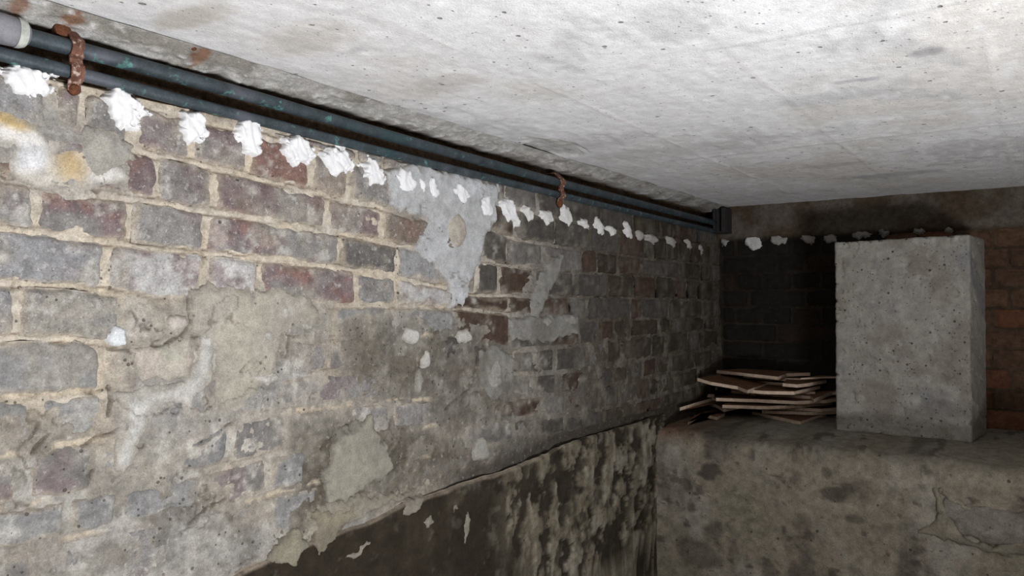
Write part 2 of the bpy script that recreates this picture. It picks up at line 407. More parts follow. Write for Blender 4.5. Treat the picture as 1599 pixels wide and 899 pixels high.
PAL = {'grey': (0.225, 0.216, 0.208), 'greyd': (0.185, 0.175, 0.165), 'greyb': (0.215, 0.213, 0.21), 'purple': (0.185, 0.140, 0.140), 'red': (0.205, 0.125, 0.105), 'brown': (0.20, 0.16, 0.13), 'pale': (0.44, 0.43, 0.42), 'dark': (0.135, 0.125, 0.118), 'char': (0.072, 0.065, 0.058), 'deep': (0.046, 0.036, 0.025), 'wine': (0.056, 0.036, 0.027), 'blue': (0.262, 0.26, 0.265)}
SPECIAL = {(1, 2): 'grey', (1, 3): 'purple', (1, 4): 'purple', (1, 5): 'red', (1, 6): 'red', (1, 7): 'grey', (2, 2): 'purple', (2, 3): 'purple', (2, 4): 'purple', (2, 5): 'purple', (2, 6): 'brown',
           (3, 0): 'grey', (3, 1): 'redmix', (3, 2): 'grey', (3, 3): 'redmix', (3, 4): 'dark', (4, 0): 'blue', (4, 1): 'pale', (4, 2): 'pale', (4, 3): 'redmix', (4, 4): 'grey', (4, 5): 'pale',
           (5, 0): 'blue', (5, 1): 'grey', (6, 0): 'greyb', (7, 0): 'greyb', (7, 1): 'greyb'}

def make_brick(s0, s1, zt, zb, pick, seed, parent, plane='left', dark=1.0, dirt=0.0, mat=None):
    g = (0.0028 - 0.0010 * dirt) if plane == 'left' else 0.0030
    s0 += g; s1 -= g
    if s1 - s0 < 0.02: return None
    mid = (s0 + s1) / 2
    dist = math.hypot(XW, mid) if plane == 'left' else math.hypot(mid, YB)
    px_m = 1180 / max(dist, 0.8)
    foreshort = 1.08 / dist if plane == 'left' else 0.85
    nu = int(min(44, max(7, (s1 - s0) * px_m * foreshort / 3.4)))
    nv = int(min(30, max(6, 0.07 * px_m / 3.4)))
    U, V = np.meshgrid(np.linspace(0, 1, nu), np.linspace(0, 1, nv), indexing='ij')
    Sg = s0 + U * (s1 - s0)
    top = zt(Sg) - g; bot = zb(Sg) + g
    Zg = top * (1 - V) + bot * V
    hgt = float(np.mean(top - bot))
    if hgt < 0.012: return None
    rr = random.Random(seed)
    dx = np.minimum(Sg - s0 - rr.uniform(0, 0.06) * np.abs(Zg - bot), s1 - Sg - rr.uniform(0, 0.06) * np.abs(top - Zg)); dz = np.minimum(Zg - bot, top - Zg)
    rc_ = rr.uniform(0.005, 0.015) * (1 - 0.5 * dirt)
    de = np.where((dx < rc_) & (dz < rc_), rc_ - np.hypot(np.maximum(rc_ - dx, 0), np.maximum(rc_ - dz, 0)), np.minimum(dx, dz))
    de = de + (0.0045 - 0.002 * dirt) * fbm(Sg * 45, Zg * 45, 3, 7 + seed % 89)
    wear = (1 - 0.5 * dirt) * 0.009 + 0.009 * np.clip(fbm(Sg * 30, Zg * 30, 3, seed % 97), -0.6, 1)
    h = 0.002 + rr.uniform(-0.002, 0.003) + rr.uniform(-0.02, 0.02) * (Sg - mid) + rr.uniform(-0.04, 0.04) * (Zg - (top + bot) / 2)
    h = h + 0.0022 * fbm(Sg * 35, Zg * 35, 4, 5 + seed % 53) - 0.011 * sstep(wear, -0.001, de) ** 1.3
    t1 = fbm(Sg * 16, Zg * 20, 4, 101 + seed % 211); t2 = fbm(Sg * 38, Zg * 38, 4, 301 + seed % 71); t3 = fbm(Sg * 9, Zg * 9, 3, 401)
    base = np.array(PAL['grey'] if pick == 'redmix' else PAL[pick]) * rr.uniform(0.9, 1.1)
    col = np.broadcast_to(base, Sg.shape + (3,)).copy()
    if pick == 'redmix':
        col = mixc(col, np.array(PAL['purple']), sstep(-0.2, 0.2, t1))
        col = mixc(col, np.array((0.215, 0.12, 0.10)), sstep(0.15, 0.45, t1 + 0.3 * t2) * 0.75)
    elif pick in ('purple', 'red', 'brown'):
        col = mixc(col, np.array(PAL['grey']), sstep(0.0, 0.35, t1) * 0.7)
        col = mixc(col, np.array(PAL['red']), sstep(0.15, 0.45, -t1) * 0.5)
    elif pick == 'pale':
        col = mixc(col, np.array(PAL['purple']) * 1.1, sstep(0.0, 0.3, t2) * 0.8)
    elif pick == 'greyb':
        col = mixc(col, C_GREY * 0.8, sstep(0.0, 0.4, t1) * 0.7); col = mixc(col, C_PALE * 0.8, sstep(0.15, 0.45, -t1) * 0.5)
    elif pick in ('grey', 'blue', 'greyd'):
        col = mixc(col, np.array(PAL['purple']), sstep(0.05, 0.4, t1) * 0.6)
    else:
        col = col * (1 + 0.25 * t1)[..., None]
    if plane == 'left':
        col = mixc(col, C_SKIM, sstep(0.0, 0.35, t3 + 0.4 * t2) * 0.65 * (1 - 0.85 * dirt))
        col = mixc(col, C_PALE, sstep(0.28, 0.5, t2) * 0.45 * (1 - 0.9 * dirt))
        smear = 0.006 + 0.016 * np.clip(fbm(Sg * 14, Zg * 14, 3, 777) + 0.1, 0, 1)
        col = mixc(col, C_SAND * 0.92, sstep(smear, smear * 0.2, de + 0.004 * t2) * 0.6 * (1 - dirt))
        if dirt > 0:
            st_ = fbm(Sg * 55, Zg * 16, 4, 791)
            col = mixc(col, np.array((0.15, 0.135, 0.108)), sstep(0.12, 0.42, st_) * 0.55 * dirt)
    col = col * dark
    off = np.stack([XW + h, Sg, Zg], -1) if plane == 'left' else np.stack([Sg, YB - h, Zg], -1)
    vv = off.reshape(-1, 3); cc = col.reshape(-1, 3)
    ff = grid_faces(nu, nv)
    if plane == 'left': ff = ff[:, ::-1]
    # skirt back into the wall
    ring = [i * nv for i in range(nu)] + [(nu - 1) * nv + j for j in range(1, nv)] + [i * nv + nv - 1 for i in range(nu - 2, -1, -1)] + [j for j in range(nv - 2, 0, -1)]
    back = vv[ring].copy()
    if plane == 'left': back[:, 0] = XW - 0.05
    else: back[:, 1] = YB + 0.05
    k0 = len(vv); n = len(ring)
    vv = np.concatenate([vv, back]); cc = np.concatenate([cc, cc[ring]])
    sk = np.array([[ring[i], ring[(i + 1) % n], k0 + (i + 1) % n, k0 + i] for i in range(n)])
    if plane != 'left': sk = sk[:, ::-1]
    else: sk = sk[:, ::1]
    ff = np.concatenate([ff, sk])
    vv, ctr = centred(vv)
    return link('brick', mesh_np('brick', vv, ff, cc, [mat or M_DARKBRICK]), parent, ctr)

seed = 0
for r in range(len(JL) - 1):
    ps = [on_x(p, 470, XW)[0] for p in perps[r]]
    # automatic bricks to the corner, headers and stretchers alternating
    rr = random.Random(50 + r)
    while ps[-1] < YB - 0.06:
        ps.append(min(YB - 0.004, ps[-1] + rr.choice((0.108, 0.112, 0.222, 0.226, 0.11))))
    for i in range(len(ps) - 1):
        seed += 1
        mid = (ps[i] + ps[i + 1]) / 2
        if r >= 10 and mid > 1.0: continue                            # hacked away above the plinth
        zm = (JL[r](mid) + JL[r + 1](mid)) / 2
        q = np.linspace(ps[i] + 0.01, ps[i + 1] - 0.01, 9)
        if float(np.min(skim_w(q, np.full(9, zm)))) > 0.93: continue      # wholly buried, nothing to see
        pick = SPECIAL.get((r, i)) or rr.choice(('deep', 'deep', 'wine', 'char') if mid > 2.0 else ('char', 'dark', 'char', 'wine') if mid > 1.42 else ('grey', 'greyb', 'greyd', 'greyb') if r > 4 else ('grey', 'grey', 'purple', 'brown', 'blue'))
        far = min(1.0, max(0.0, (mid - 1.3) / 0.7))
        make_brick(ps[i], ps[i + 1], JL[r], JL[r + 1], pick, seed * 13 + 5, wall_left, dirt=far, mat=M_DARKBRICK if mid > 1.42 else M_MORTAR if pick in ('greyb', 'greyd') else M_BRICK)

# patches of plaster and cement stuck on the brickwork
def patch(name, poly, colour, thick, edge=0.010, rag=0.006, lift=0.002, seed=1, mat=None, step=0.0022, colour2=None, groove=None, parent=None, label=None, freq=30, plane='left', wave=0.0, stains=(), fade=0.0, fade_to=None):
    P = np.array(poly)
    lo_ = P.min(0) - 0.012; hi_ = P.max(0) + 0.012
    ms = P.mean(0)
    dist = math.hypot(1.08, ms[0]) if plane == 'left' else 3.2
    step = step * max(1.0, dist / 1.2)
    ss = step * (max(1.0, dist / 1.2) if plane == 'left' else 1)
    s = np.arange(lo_[0], hi_[0] + ss, ss); z = np.arange(lo_[1], hi_[1] + step, step)
    Sg, Zg = np.meshgrid(s, z, indexing='ij')
    ws = Sg + rag * fbm(Sg * freq * 1.6, Zg * freq * 1.6, 4, seed); wz = Zg + rag * fbm(Sg * freq * 1.6, Zg * freq * 1.6, 4, seed + 7)
    d = sdist(ws, wz, poly)
    t = fbm(Sg * freq, Zg * freq, 4, seed + 13)
    h = lift + thick * sstep(-0.001, edge, d) * (1 + 0.35 * t) - 0.012 * sstep(0.001, -0.004, d)
    if wave: h = h + wave * np.abs(fbm(Sg * freq * 1.2 + Zg * 20, Zg * freq * 0.5, 3, seed + 19)) * sstep(0, edge, d)
    if groove is not None: h = h - groove[1] * sstep(groove[2], groove[2] * 0.3, ldist(ws, wz, groove[0]))
    col = np.broadcast_to(np.array(colour), Sg.shape + (3,)).copy()
    if colour2 is not None:
        col = mixc(col, np.array(colour2), sstep(-0.05, 0.45, fbm(Sg * 14, Zg * 14, 4, seed + 23)))
    if mat is None and plane == 'left' and thick > 0.0019:
        ln, stp = flake(Sg, Zg, 600); h = h + 0.0015 * stp - 0.002 * ln
        col = mixc(col, np.array((0.12, 0.10, 0.08)), ln * 0.6)
    for a, b, rx, ry, cc, am in stains:
        cs, cz = on_x(a, b, XW); k_ = 1180 / dist
        r = np.hypot((Sg - cs) / (rx / k_), (Zg - cz) / (ry / k_)) + 0.5 * fbm(Sg * 25, Zg * 25, 4, seed + 29)
        col = mixc(col, np.array(cc), sstep(1.3, 0.2, r) * am)
    if fade: col = mixc(col, np.array(fade_to if fade_to is not None else C_SKIM), sstep(fade, 0.0, d + fade * 0.6 * fbm(Sg * 40, Zg * 40, 3, seed + 37)) * 0.8)
    keep = (d[:-1, :-1] > -0.005) | (d[1:, 1:] > -0.005)
    ff = grid_faces(len(s), len(z), keep)
    if not len(ff): return None
    if plane == 'left': vv = np.stack([XW + h, Sg, Zg], -1).reshape(-1, 3); ff = ff[:, ::-1]
    else: vv = np.stack([Sg, YB - h, Zg], -1).reshape(-1, 3)
    vv, ff, cc = compact(vv, ff, col.reshape(-1, 3))
    vv, ctr = centred(vv)
    o = link(name, mesh_np(name, vv, ff, cc, [mat or M_CEMENT]), parent or wall_left, ctr)
    if label: o['label'] = label
    return o

GREYC = (0.40, 0.405, 0.41)
patch('cement_patch', PL((600, 262), (640, 255), (700, 268), (780, 288), (774, 345), (755, 372), (750, 410), (738, 428), (724, 476), (700, 482), (700, 444), (672, 415), (640, 392), (664, 345), (645, 335), (606, 325)),
      (0.42, 0.425, 0.43), 0.005, seed=3, rag=0.014, colour2=(0.49, 0.50, 0.52), fade=0.010, label='blue-grey cement patch with an oval hole')
patch('filled_hole', PL((700, 338), (712, 330), (724, 345), (727, 365), (720, 385), (708, 390), (698, 375), (694, 355)), (0.42, 0.385, 0.33), 0.007, edge=0.012, lift=0.004, seed=5, rag=0.003, colour2=(0.36, 0.32, 0.27))
patch('stained_plaster', PL((-60, 160), (20, 175), (60, 195), (85, 235), (130, 225), (180, 250), (200, 280), (140, 296), (60, 296), (10, 270), (20, 230), (-60, 225)),
      (0.60, 0.58, 0.555), 0.004, edge=0.02, seed=9, colour2=(0.50, 0.47, 0.42), fade=0.012, stains=[(10, 182, 50, 16, (0.50, 0.36, 0.15), 0.95), (105, 250, 26, 40, (0.43, 0.32, 0.17), 0.9), (45, 185, 30, 16, (0.46, 0.36, 0.2), 0.7), (45, 245, 26, 20, (0.58, 0.59, 0.62), 0.8)], label='whitish plaster with ochre stains')
patch('cement_patch', PL((130, 192), (180, 205), (205, 225), (215, 250), (185, 262), (160, 292), (130, 280), (122, 240)), (0.34, 0.325, 0.285), 0.0045, edge=0.016, seed=13, rag=0.012, fade=0.015, colour2=(0.30, 0.29, 0.27))
patch('plaster_smear', PL((312, 520), (338, 524), (330, 560), (332, 590), (300, 625), (292, 660), (278, 658), (280, 630), (240, 640), (218, 690), (196, 735), (175, 720), (180, 660), (178, 615), (240, 602), (285, 595), (305, 560)),
      (0.45, 0.44, 0.42), 0.002, edge=0.014, lift=0.0055, seed=15, rag=0.010, fade=0.018, colour2=(0.41, 0.40, 0.375), label='pale plaster smear')
patch('cement_patch', PL((520, 680), (560, 655), (580, 645), (592, 680), (610, 720), (600, 745), (560, 765), (540, 790), (505, 785), (502, 740), (515, 715)), (0.265, 0.25, 0.205), 0.005, edge=0.008, lift=0.005, seed=17, rag=0.020, fade=0.012, fade_to=(0.17, 0.155, 0.13), colour2=(0.235, 0.22, 0.185))
patch('cement_patch', PL((300, 455), (350, 445), (420, 450), (480, 462), (500, 500), (440, 520), (430, 580), (380, 640), (330, 650), (335, 560), (300, 520), (290, 480)), (0.36, 0.335, 0.28), 0.004, edge=0.015, lift=0.0035, seed=19, rag=0.015, fade=0.03, colour2=(0.35, 0.325, 0.285))
patch('cement_patch', PL((205, 545), (262, 538), (300, 520), (302, 560), (290, 590), (215, 598), (205, 575)), (0.39, 0.345, 0.30), 0.003, edge=0.01, lift=0.004, seed=20, rag=0.01, fade=0.012, colour2=(0.37, 0.36, 0.30))
patch('cement_patch', PL((430, 830), (470, 815), (480, 850), (455, 880), (420, 890), (410, 865)), (0.23, 0.212, 0.16), 0.006, edge=0.006, lift=0.004, seed=21, rag=0.022, fade=0.010, fade_to=(0.14, 0.125, 0.10), colour2=(0.19, 0.175, 0.14))
patch('cement_patch', PL((480, 790), (520, 795), (548, 780), (560, 800), (530, 830), (500, 858), (485, 845)), (0.235, 0.212, 0.155), 0.006, edge=0.006, lift=0.006, seed=23, rag=0.022, fade=0.010, fade_to=(0.14, 0.12, 0.095), colour2=(0.19, 0.17, 0.13))
patch('cement_patch', PL((470, 805), (500, 790), (560, 775), (620, 765), (680, 745), (640, 770), (560, 808), (480, 838)), (0.225, 0.205, 0.165), 0.006, edge=0.01, lift=0.005, seed=25, rag=0.022, colour2=(0.30, 0.275, 0.225))
for i, (x, y, w, h) in enumerate([(180, 528, 32, 34), (443, 486, 13, 28), (416, 523, 18, 18), (640, 526, 30, 28), (722, 526, 26, 24), (662, 560, 16, 36), (412, 589, 40, 16), (274, 504, 34, 26), (850, 503, 20, 16), (888, 500, 22, 18), (770, 585, 26, 46), (652, 595, 14, 40), (748, 700, 30, 40), (505, 238, 1, 1)][:13]):
    n = 9
    pl = [(x + w / 2 * math.cos(a) * rnd.uniform(0.75, 1.1), y + h / 2 * math.sin(a) * rnd.uniform(0.75, 1.1)) for a in np.linspace(0, 2 * math.pi, n, endpoint=False)]
    c1 = (0.60, 0.62, 0.64) if i == 0 else (0.47, 0.455, 0.43) if i < 8 and i != 7 else (0.44, 0.40, 0.36) if i == 7 else (0.30, 0.29, 0.265)
    patch('plaster_spot', PL(*pl), c1, 0.003, edge=0.006, lift=0.0065, seed=40 + i, rag=0.008, fade=0.0 if i == 0 else 0.008, fade_to=(0.36, 0.34, 0.30) if i < 8 else (0.2, 0.185, 0.16))
# dark-render streaks and rough grey smears further along
for i, pl in enumerate([[(862, 400), (880, 398), (872, 430), (850, 470), (838, 500), (825, 480), (838, 430)], [(790, 500), (830, 490), (900, 495), (905, 520), (840, 535), (800, 530)], [(745, 545), (775, 540), (800, 560), (795, 610), (770, 625), (748, 600)]]):
    patch('cement_patch', PL(*pl), (0.235, 0.228, 0.21), 0.004, edge=0.008, lift=0.004, seed=61 + i, rag=0.012, colour2=(0.16, 0.15, 0.132))

# white putty dabs along the second course
def dab(x, y, w, h, seed, mat, plane='left', thick=0.008):
    rr = random.Random(seed)
    n = 14
    pl = []
    for k in range(n):
        a = 2 * math.pi * k / n
        r = rr.uniform(0.72, 1.05)
        if rr.random() < 0.25: r *= 1.22
        pl.append((x + w / 2 * (1.12 if x < 600 else 0.92) * r * math.cos(a) + 0.12 * h * math.sin(a), y + h / 2 * (1.12 if x < 600 else 1.0) * r * math.sin(a)))
    poly = PL(*pl) if plane == 'left' else [on_y(a, b, YB) for a, b in pl]
    return patch('putty_dab', poly, (0.86, 0.86, 0.87), thick, edge=0.006, lift=0.0055, rag=0.014 if x < 600 else 0.009, seed=seed, mat=mat, step=0.0016, freq=55, parent=wall_left if plane == 'left' else wall_back, plane=plane, wave=0.007)
DABS = [(38, 126, 66, 50), (73, 117, 20, 12), (190, 170, 52, 62), (218, 176, 26, 10), (298, 196, 40, 50), (388, 213, 42, 56), (462, 235, 46, 46), (524, 252, 38, 42), (548, 256, 12, 18), (580, 268, 28, 46), (632, 282, 34, 38), (655, 290, 10, 20), (673, 295, 14, 36),
        (719, 304, 32, 36), (758, 324, 22, 36), (793, 326, 26, 36), (822, 333, 16, 28), (806, 345, 7, 24), (852, 338, 20, 22), (882, 338, 16, 36), (911, 350, 14, 18), (934, 352, 12, 30), (953, 360, 14, 14), (978, 358, 10, 30), (998, 367, 10, 16), (1018, 373, 18, 14), (1047, 377, 10, 18), (1075, 382, 8, 18), (1092, 388, 7, 16)]
for i, (x, y, w, h) in enumerate(DABS):
    dab(x, y, w, h, 200 + i * 3, M_PUTTY if x < 800 else M_DIMPUTTY if x < 985 else M_SHADEPUTTY, thick=0.0045 if x < 600 else 0.004)

# ------------------------------------------------------------------ lower render of the left wall (a thin plinth)
def plinth():
    px = np.arange(200, 1031, 2.6)
    s = np.array([on_x(p, 600, XW)[0] for p in px])
    s = np.concatenate([np.linspace(-1.5, s[0] - 0.02, 30), s, np.linspace(s[-1] + 0.02, YF + 0.03, 3)])
    n = len(s); m = 150
    v = np.concatenate([np.linspace(0, 0.32, m - 12), np.linspace(0.34, 1.0, 12)])
    Sg = np.repeat(s[:, None], m, 1)
    top = zplinth(s) + 0.005 * fbm(s * 14, s * 3, 4, 77)
    Zg = top[:, None] * (1 - v)[None, :] + 0.0 * v
    t = fbm(Sg * 7, Zg * 6, 5, 111); t2 = fbm(Sg * 30, Zg * 26, 4, 113); st = fbm(Sg * 14, Zg * 3, 4, 115)
    h = 0.009 + 0.003 * t2 * 0.6 + 0.001 * fbm(Sg * 12, Zg * 160, 2, 117)
    right = sstep(1.30, 1.70, Sg + 0.25 * t)
    tf = fbm(Sg * 16, Zg * 11, 5, 119, 0.65); ts = fbm(Sg * 50, Zg * 14, 4, 121)
    flake = sstep(-0.06, 0.10, tf + 0.35 * t2 + 0.15 * st + 0.18) * right
    h = h + 0.006 * flake * (1 + 0.8 * t2)
    depth_below = top[:, None] - Zg
    h = h - 0.007 * sstep(0.004, 0.0, depth_below)
    col = np.broadcast_to(np.array((0.025, 0.019, 0.012)), Sg.shape + (3,)).copy()
    col = mixc(col, np.array((0.04, 0.031, 0.021)), sstep(0, 0.5, t))
    col = mixc(col, np.array((0.165, 0.143, 0.103)), flake * 0.9)
    col = mixc(col, np.array((0.27, 0.245, 0.195)), flake * sstep(0.08, 0.4, ts) * 0.8)
    col = mixc(col, np.array((0.05, 0.042, 0.03)), right * sstep(0.1, 0.4, -ts) * 0.6)
    col = mixc(col, np.array((0.035, 0.028, 0.02)), sstep(0.1, 0.4, -t2 - 0.3 * t) * right * 0.8)
    col = mixc(col, np.array((0.24, 0.22, 0.185)), sstep(0.34, 0.5, t2) * 0.5 * (0.25 + 0.75 * right))
    col = mixc(col, np.array((0.24, 0.20, 0.155)), sstep(0.011, 0.003, depth_below + 0.004 * t2) * sstep(1.9, 1.5, Sg) * 0.8)  # pale line painted where the top edge catches the light
    verts = np.stack([XW + h, Sg, Zg], -1).reshape(-1, 3)
    # top lip back into the wall
    lip = np.stack([np.full(n, XW - 0.03), s, top], -1)
    k0 = len(verts)
    fa = grid_faces(n, m)[:, ::-1]
    i = np.arange(n - 1)
    fl = np.stack([i * m, (i + 1) * m, k0 + i + 1, k0 + i], -1)
    col = np.concatenate([col.reshape(-1, 3), np.broadcast_to(np.array((0.045, 0.036, 0.027)), (n, 3))])
    return np.concatenate([verts, lip]), np.concatenate([fa, fl]), col
v, f, c = plinth()
link('plinth_render', mesh_np('plinth_render', v, f, c, [M_RENDER]), wall_left, label='dark brown smooth render low on the wall')
def on_plinth(pl): return [on_x(a, b, XW + 0.009) for a, b in pl]
for i, pl in enumerate([[(538, 868), (560, 858), (572, 846), (578, 850), (570, 862), (550, 870)], [(660, 812), (676, 806), (678, 818), (664, 822)], [(708, 790), (714, 786), (716, 796), (708, 798)], [(720, 820), (730, 800), (734, 830), (726, 845)], [(640, 780), (660, 775), (655, 795), (636, 805), (628, 800)]]):
    patch('plaster_spot', on_plinth(pl), (0.22, 0.20, 0.165), 0.004, edge=0.005, lift=0.0090, rag=0.012, seed=90 + i)

# ------------------------------------------------------------------ back: ledge wall, ledge top, upper brick wall
def ledge():
    px = np.arange(1000, 1640, 3.0)
    x = np.array([on_y(p, 700, YF)[0] for p in px]); x = x[x > XW - 0.02]
    x = np.concatenate([[XW - 0.03], x, np.linspace(x[-1] + 0.03, XR + 0.05, 30)])
    # profile from the back of the ledge, round the worn edge and down the face
    prof = [(YB + 0.06 - k * 0.022, ZL) for k in range(int((YB + 0.06 - YF - 0.05) / 0.022))]
    nt_ = len(prof)
    for a in np.linspace(0, math.pi / 2, 9): prof.append((YF + 0.045 - 0.060 * math.sin(a) + 0.015, ZL - 0.060 + 0.060 * math.cos(a)))
    for k in range(1, 110): prof.append((YF, ZL - 0.060 - k * 0.0045))
    for z in np.linspace(ZL - 0.6, 0.0, 6): prof.append((YF, z))
    prof = np.array(prof); n = len(x); m = len(prof)
    X = np.repeat(x[:, None], m, 1); Y = np.repeat(prof[None, :, 0], n, 0); Z = np.repeat(prof[None, :, 1], n, 0)
    q = np.arange(m) * 0.006
    Q = np.repeat(q[None], n, 0)
    t = fbm(X * 7, Q * 7, 5, 131); t2 = fbm(X * 28, Q * 28, 4, 133); t3 = fbm(X * 4, Q * 2.2, 4, 137); str_ = fbm(X * 26, Q * 3.5, 4, 139)
    face = sstep(ZL - 0.005, ZL - 0.04, Z)
    d = 0.004 * t + 0.0025 * t2
    Y = Y - d * face - 0.012 * t3 * face; Z = Z + d * (1 - face) * 1.4
    lip = sstep(YF + 0.20, YF + 0.06, Y) * (1 - sstep(ZL - 0.06, ZL - 0.10, Z)); Z = Z + lip * (0.012 * fbm(X * 6, Q * 0, 4, 145) + 0.004 * t2 - 0.006)
    col = np.broadcast_to(np.array((0.225, 0.20, 0.155)), X.shape + (3,)).copy()
    col = mixc(col, np.array((0.115, 0.098, 0.08)), sstep(0.05, 0.4, t + 0.35 * str_) * 0.85)
    col = mixc(col, np.array((0.29, 0.27, 0.235)), sstep(0.1, 0.45, t3 - 0.3 * str_) * 0.7)
    col = mixc(col, np.array((0.09, 0.075, 0.06)), sstep(0.30, 0.5, t2 + 0.3 * t) * 0.8)
    col = mixc(col, np.array((0.20, 0.185, 0.13)), sstep(0.1, 0.4, -t3) * 0.4)
    # reddish dust in the corner of the ledge
    cr = sstep(XW + 0.20, XW + 0.02, X) * (1 - face)
    col = mixc(col, np.array((0.20, 0.10, 0.06)), cr * 0.7)
    # stains traced on the face: (px, py, rx, ry)
    for a, b, rx, ry, cc, am in [(1108, 735, 20, 18, (0.06, 0.05, 0.042), 0.85), (1310, 770, 24, 14, (0.07, 0.06, 0.048), 0.8), (1078, 760, 7, 12, (0.06, 0.05, 0.04), 0.8), (1158, 690, 12, 12, (0.17, 0.12, 0.07), 0.7), (1090, 866, 40, 26, (0.09, 0.075, 0.06), 0.7),
                                 (1335, 810, 12, 6, (0.08, 0.07, 0.055), 0.7), (1080, 792, 8, 8, (0.08, 0.07, 0.055), 0.7), (1290, 738, 8, 9, (0.08, 0.07, 0.055), 0.7), (1345, 700, 60, 10, (0.10, 0.085, 0.065), 0.7), (1530, 715, 70, 26, (0.24, 0.22, 0.17), 0.5)]:
        cx, cz = on_y(a, b, YF); k = 1180 / 2.35
        r = np.hypot((X - cx) / (rx / k), (Z - cz) / (ry / k)) + 0.6 * t2 + 0.3 * t
        col = mixc(col, np.array(cc), sstep(1.1, 0.6, r) * am * face)
    verts = np.stack([X, Y, Z], -1).reshape(-1, 3)
    return verts, grid_faces(n, m), col.reshape(-1, 3)
v, f, c = ledge()
wall_ledge = link('wall_ledge', mesh_np('wall_ledge', v, f, c, [M_RENDER]), kind='structure', label='low rendered wall with a deep ledge under the block')
def on_face(pl): return [on_y(a, b, YF) for a, b in pl]
def face_patch(name, pl, colour, thick, lift, seed, rag=0.006, edge=0.008, colour2=None):
    poly = on_face(pl)
    P = np.array(poly); lo_ = P.min(0) - 0.012; hi_ = P.max(0) + 0.012
    step = 0.0045
    s = np.arange(lo_[0], hi_[0] + step, step); z = np.arange(lo_[1], hi_[1] + step, step)
    Sg, Zg = np.meshgrid(s, z, indexing='ij')
    ws = Sg + rag * fbm(Sg * 40, Zg * 40, 4, seed); wz = Zg + rag * fbm(Sg * 40, Zg * 40, 4, seed + 7)
    d = sdist(ws, wz, poly)
    h = lift + thick * sstep(0, edge, d) * (1 + 0.4 * fbm(Sg * 40, Zg * 40, 3, seed + 3)) - 0.02 * sstep(0.001, -0.005, d)
    col = np.broadcast_to(np.array(colour), Sg.shape + (3,)).copy()
    if colour2: col = mixc(col, np.array(colour2), sstep(-0.1, 0.4, fbm(Sg * 20, Zg * 20, 4, seed + 5)))
    ff = grid_faces(len(s), len(z), (d[:-1, :-1] > -0.006) | (d[1:, 1:] > -0.006))
    vv, ff, cc = compact(np.stack([Sg, YF - h, Zg], -1).reshape(-1, 3), ff, col.reshape(-1, 3))
    vv, ctr = centred(vv)
    return link(name, mesh_np(name, vv, ff, cc, [M_RENDER]), wall_ledge, ctr)
face_patch('render_patch', [(1480, 775), (1530, 790), (1599, 800), (1640, 800), (1640, 840), (1600, 850), (1540, 850), (1505, 835), (1480, 812), (1470, 790)], (0.20, 0.185, 0.16), 0.006, 0.005, 301, rag=0.014, colour2=(0.16, 0.145, 0.12))
face_patch('render_ridge', [(1452, 758), (1466, 760), (1474, 785), (1484, 808), (1510, 842), (1550, 852), (1600, 842), (1640, 838), (1640, 850), (1599, 866), (1550, 860), (1500, 850), (1470, 840), (1440, 835), (1436, 826), (1462, 810), (1462, 785)], (0.225, 0.203, 0.155), 0.006, 0.006, 305, rag=0.014, colour2=(0.17, 0.152, 0.12))
face_patch('render_ridge', [(1466, 770), (1490, 785), (1515, 800), (1520, 790), (1495, 778), (1470, 762)], (0.21, 0.19, 0.15), 0.006, 0.008, 309, rag=0.012)

# upper back wall: recessed dark bricks, with the block's shade painted in on the left
def back_grid():
    x = np.arange(XW - 0.02, XR + 0.06, 0.009); z = np.linspace(ZL - 0.03, ZC + 0.02, 95)
    X, Z = np.meshgrid(x, z, indexing='ij')
    t = fbm(X * 8, Z * 8, 4, 151); t2 = fbm(X * 35, Z * 35, 4, 153)
    strip = sstep(EYE + 0.245, EYE + 0.262, Z + 0.006 * t2)                # concrete bearing strip under the slab
    h = -0.006 + 0.004 * t2 + 0.020 * strip
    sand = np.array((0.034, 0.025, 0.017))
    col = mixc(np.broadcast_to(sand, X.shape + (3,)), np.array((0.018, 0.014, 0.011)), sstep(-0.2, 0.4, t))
    col = mixc(col, mixc(np.broadcast_to(np.array((0.085, 0.058, 0.038)), X.shape + (3,)), np.array((0.055, 0.036, 0.024)), sstep(-0.2, 0.4, t)), sstep(-0.45, -0.2, X))  # mortar lighter on the right; the block's shade is painted into the left
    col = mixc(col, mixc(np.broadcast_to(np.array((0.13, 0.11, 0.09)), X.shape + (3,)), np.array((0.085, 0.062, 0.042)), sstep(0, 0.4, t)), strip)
    return np.stack([X, YB - h, Z], -1).reshape(-1, 3), grid_faces(len(x), len(z)), col.reshape(-1, 3)
v, f, c = back_grid()
wall_back = link('wall_back', mesh_np('wall_back', v, f, c, [M_DARKBRICK]), kind='structure', label='dark brick wall behind the ledge')
bm = bmesh.new(); box_bm(bm, (XW - 0.3, YB + 0.05, 0.0), (XR + 0.3, YB + 0.3, ZC)); bm_obj('wall_core', bm, [M_BROWN], wall_back)
PAL.update({'shadeb': (0.024, 0.016, 0.011), 'far_dark': (0.015, 0.013, 0.011), 'umber': (0.115, 0.066, 0.040), 'umberb': (0.095, 0.056, 0.036), 'oxide': (0.135, 0.060, 0.034)})
zrow = EYE + 0.25; row = 0; seed = 5000
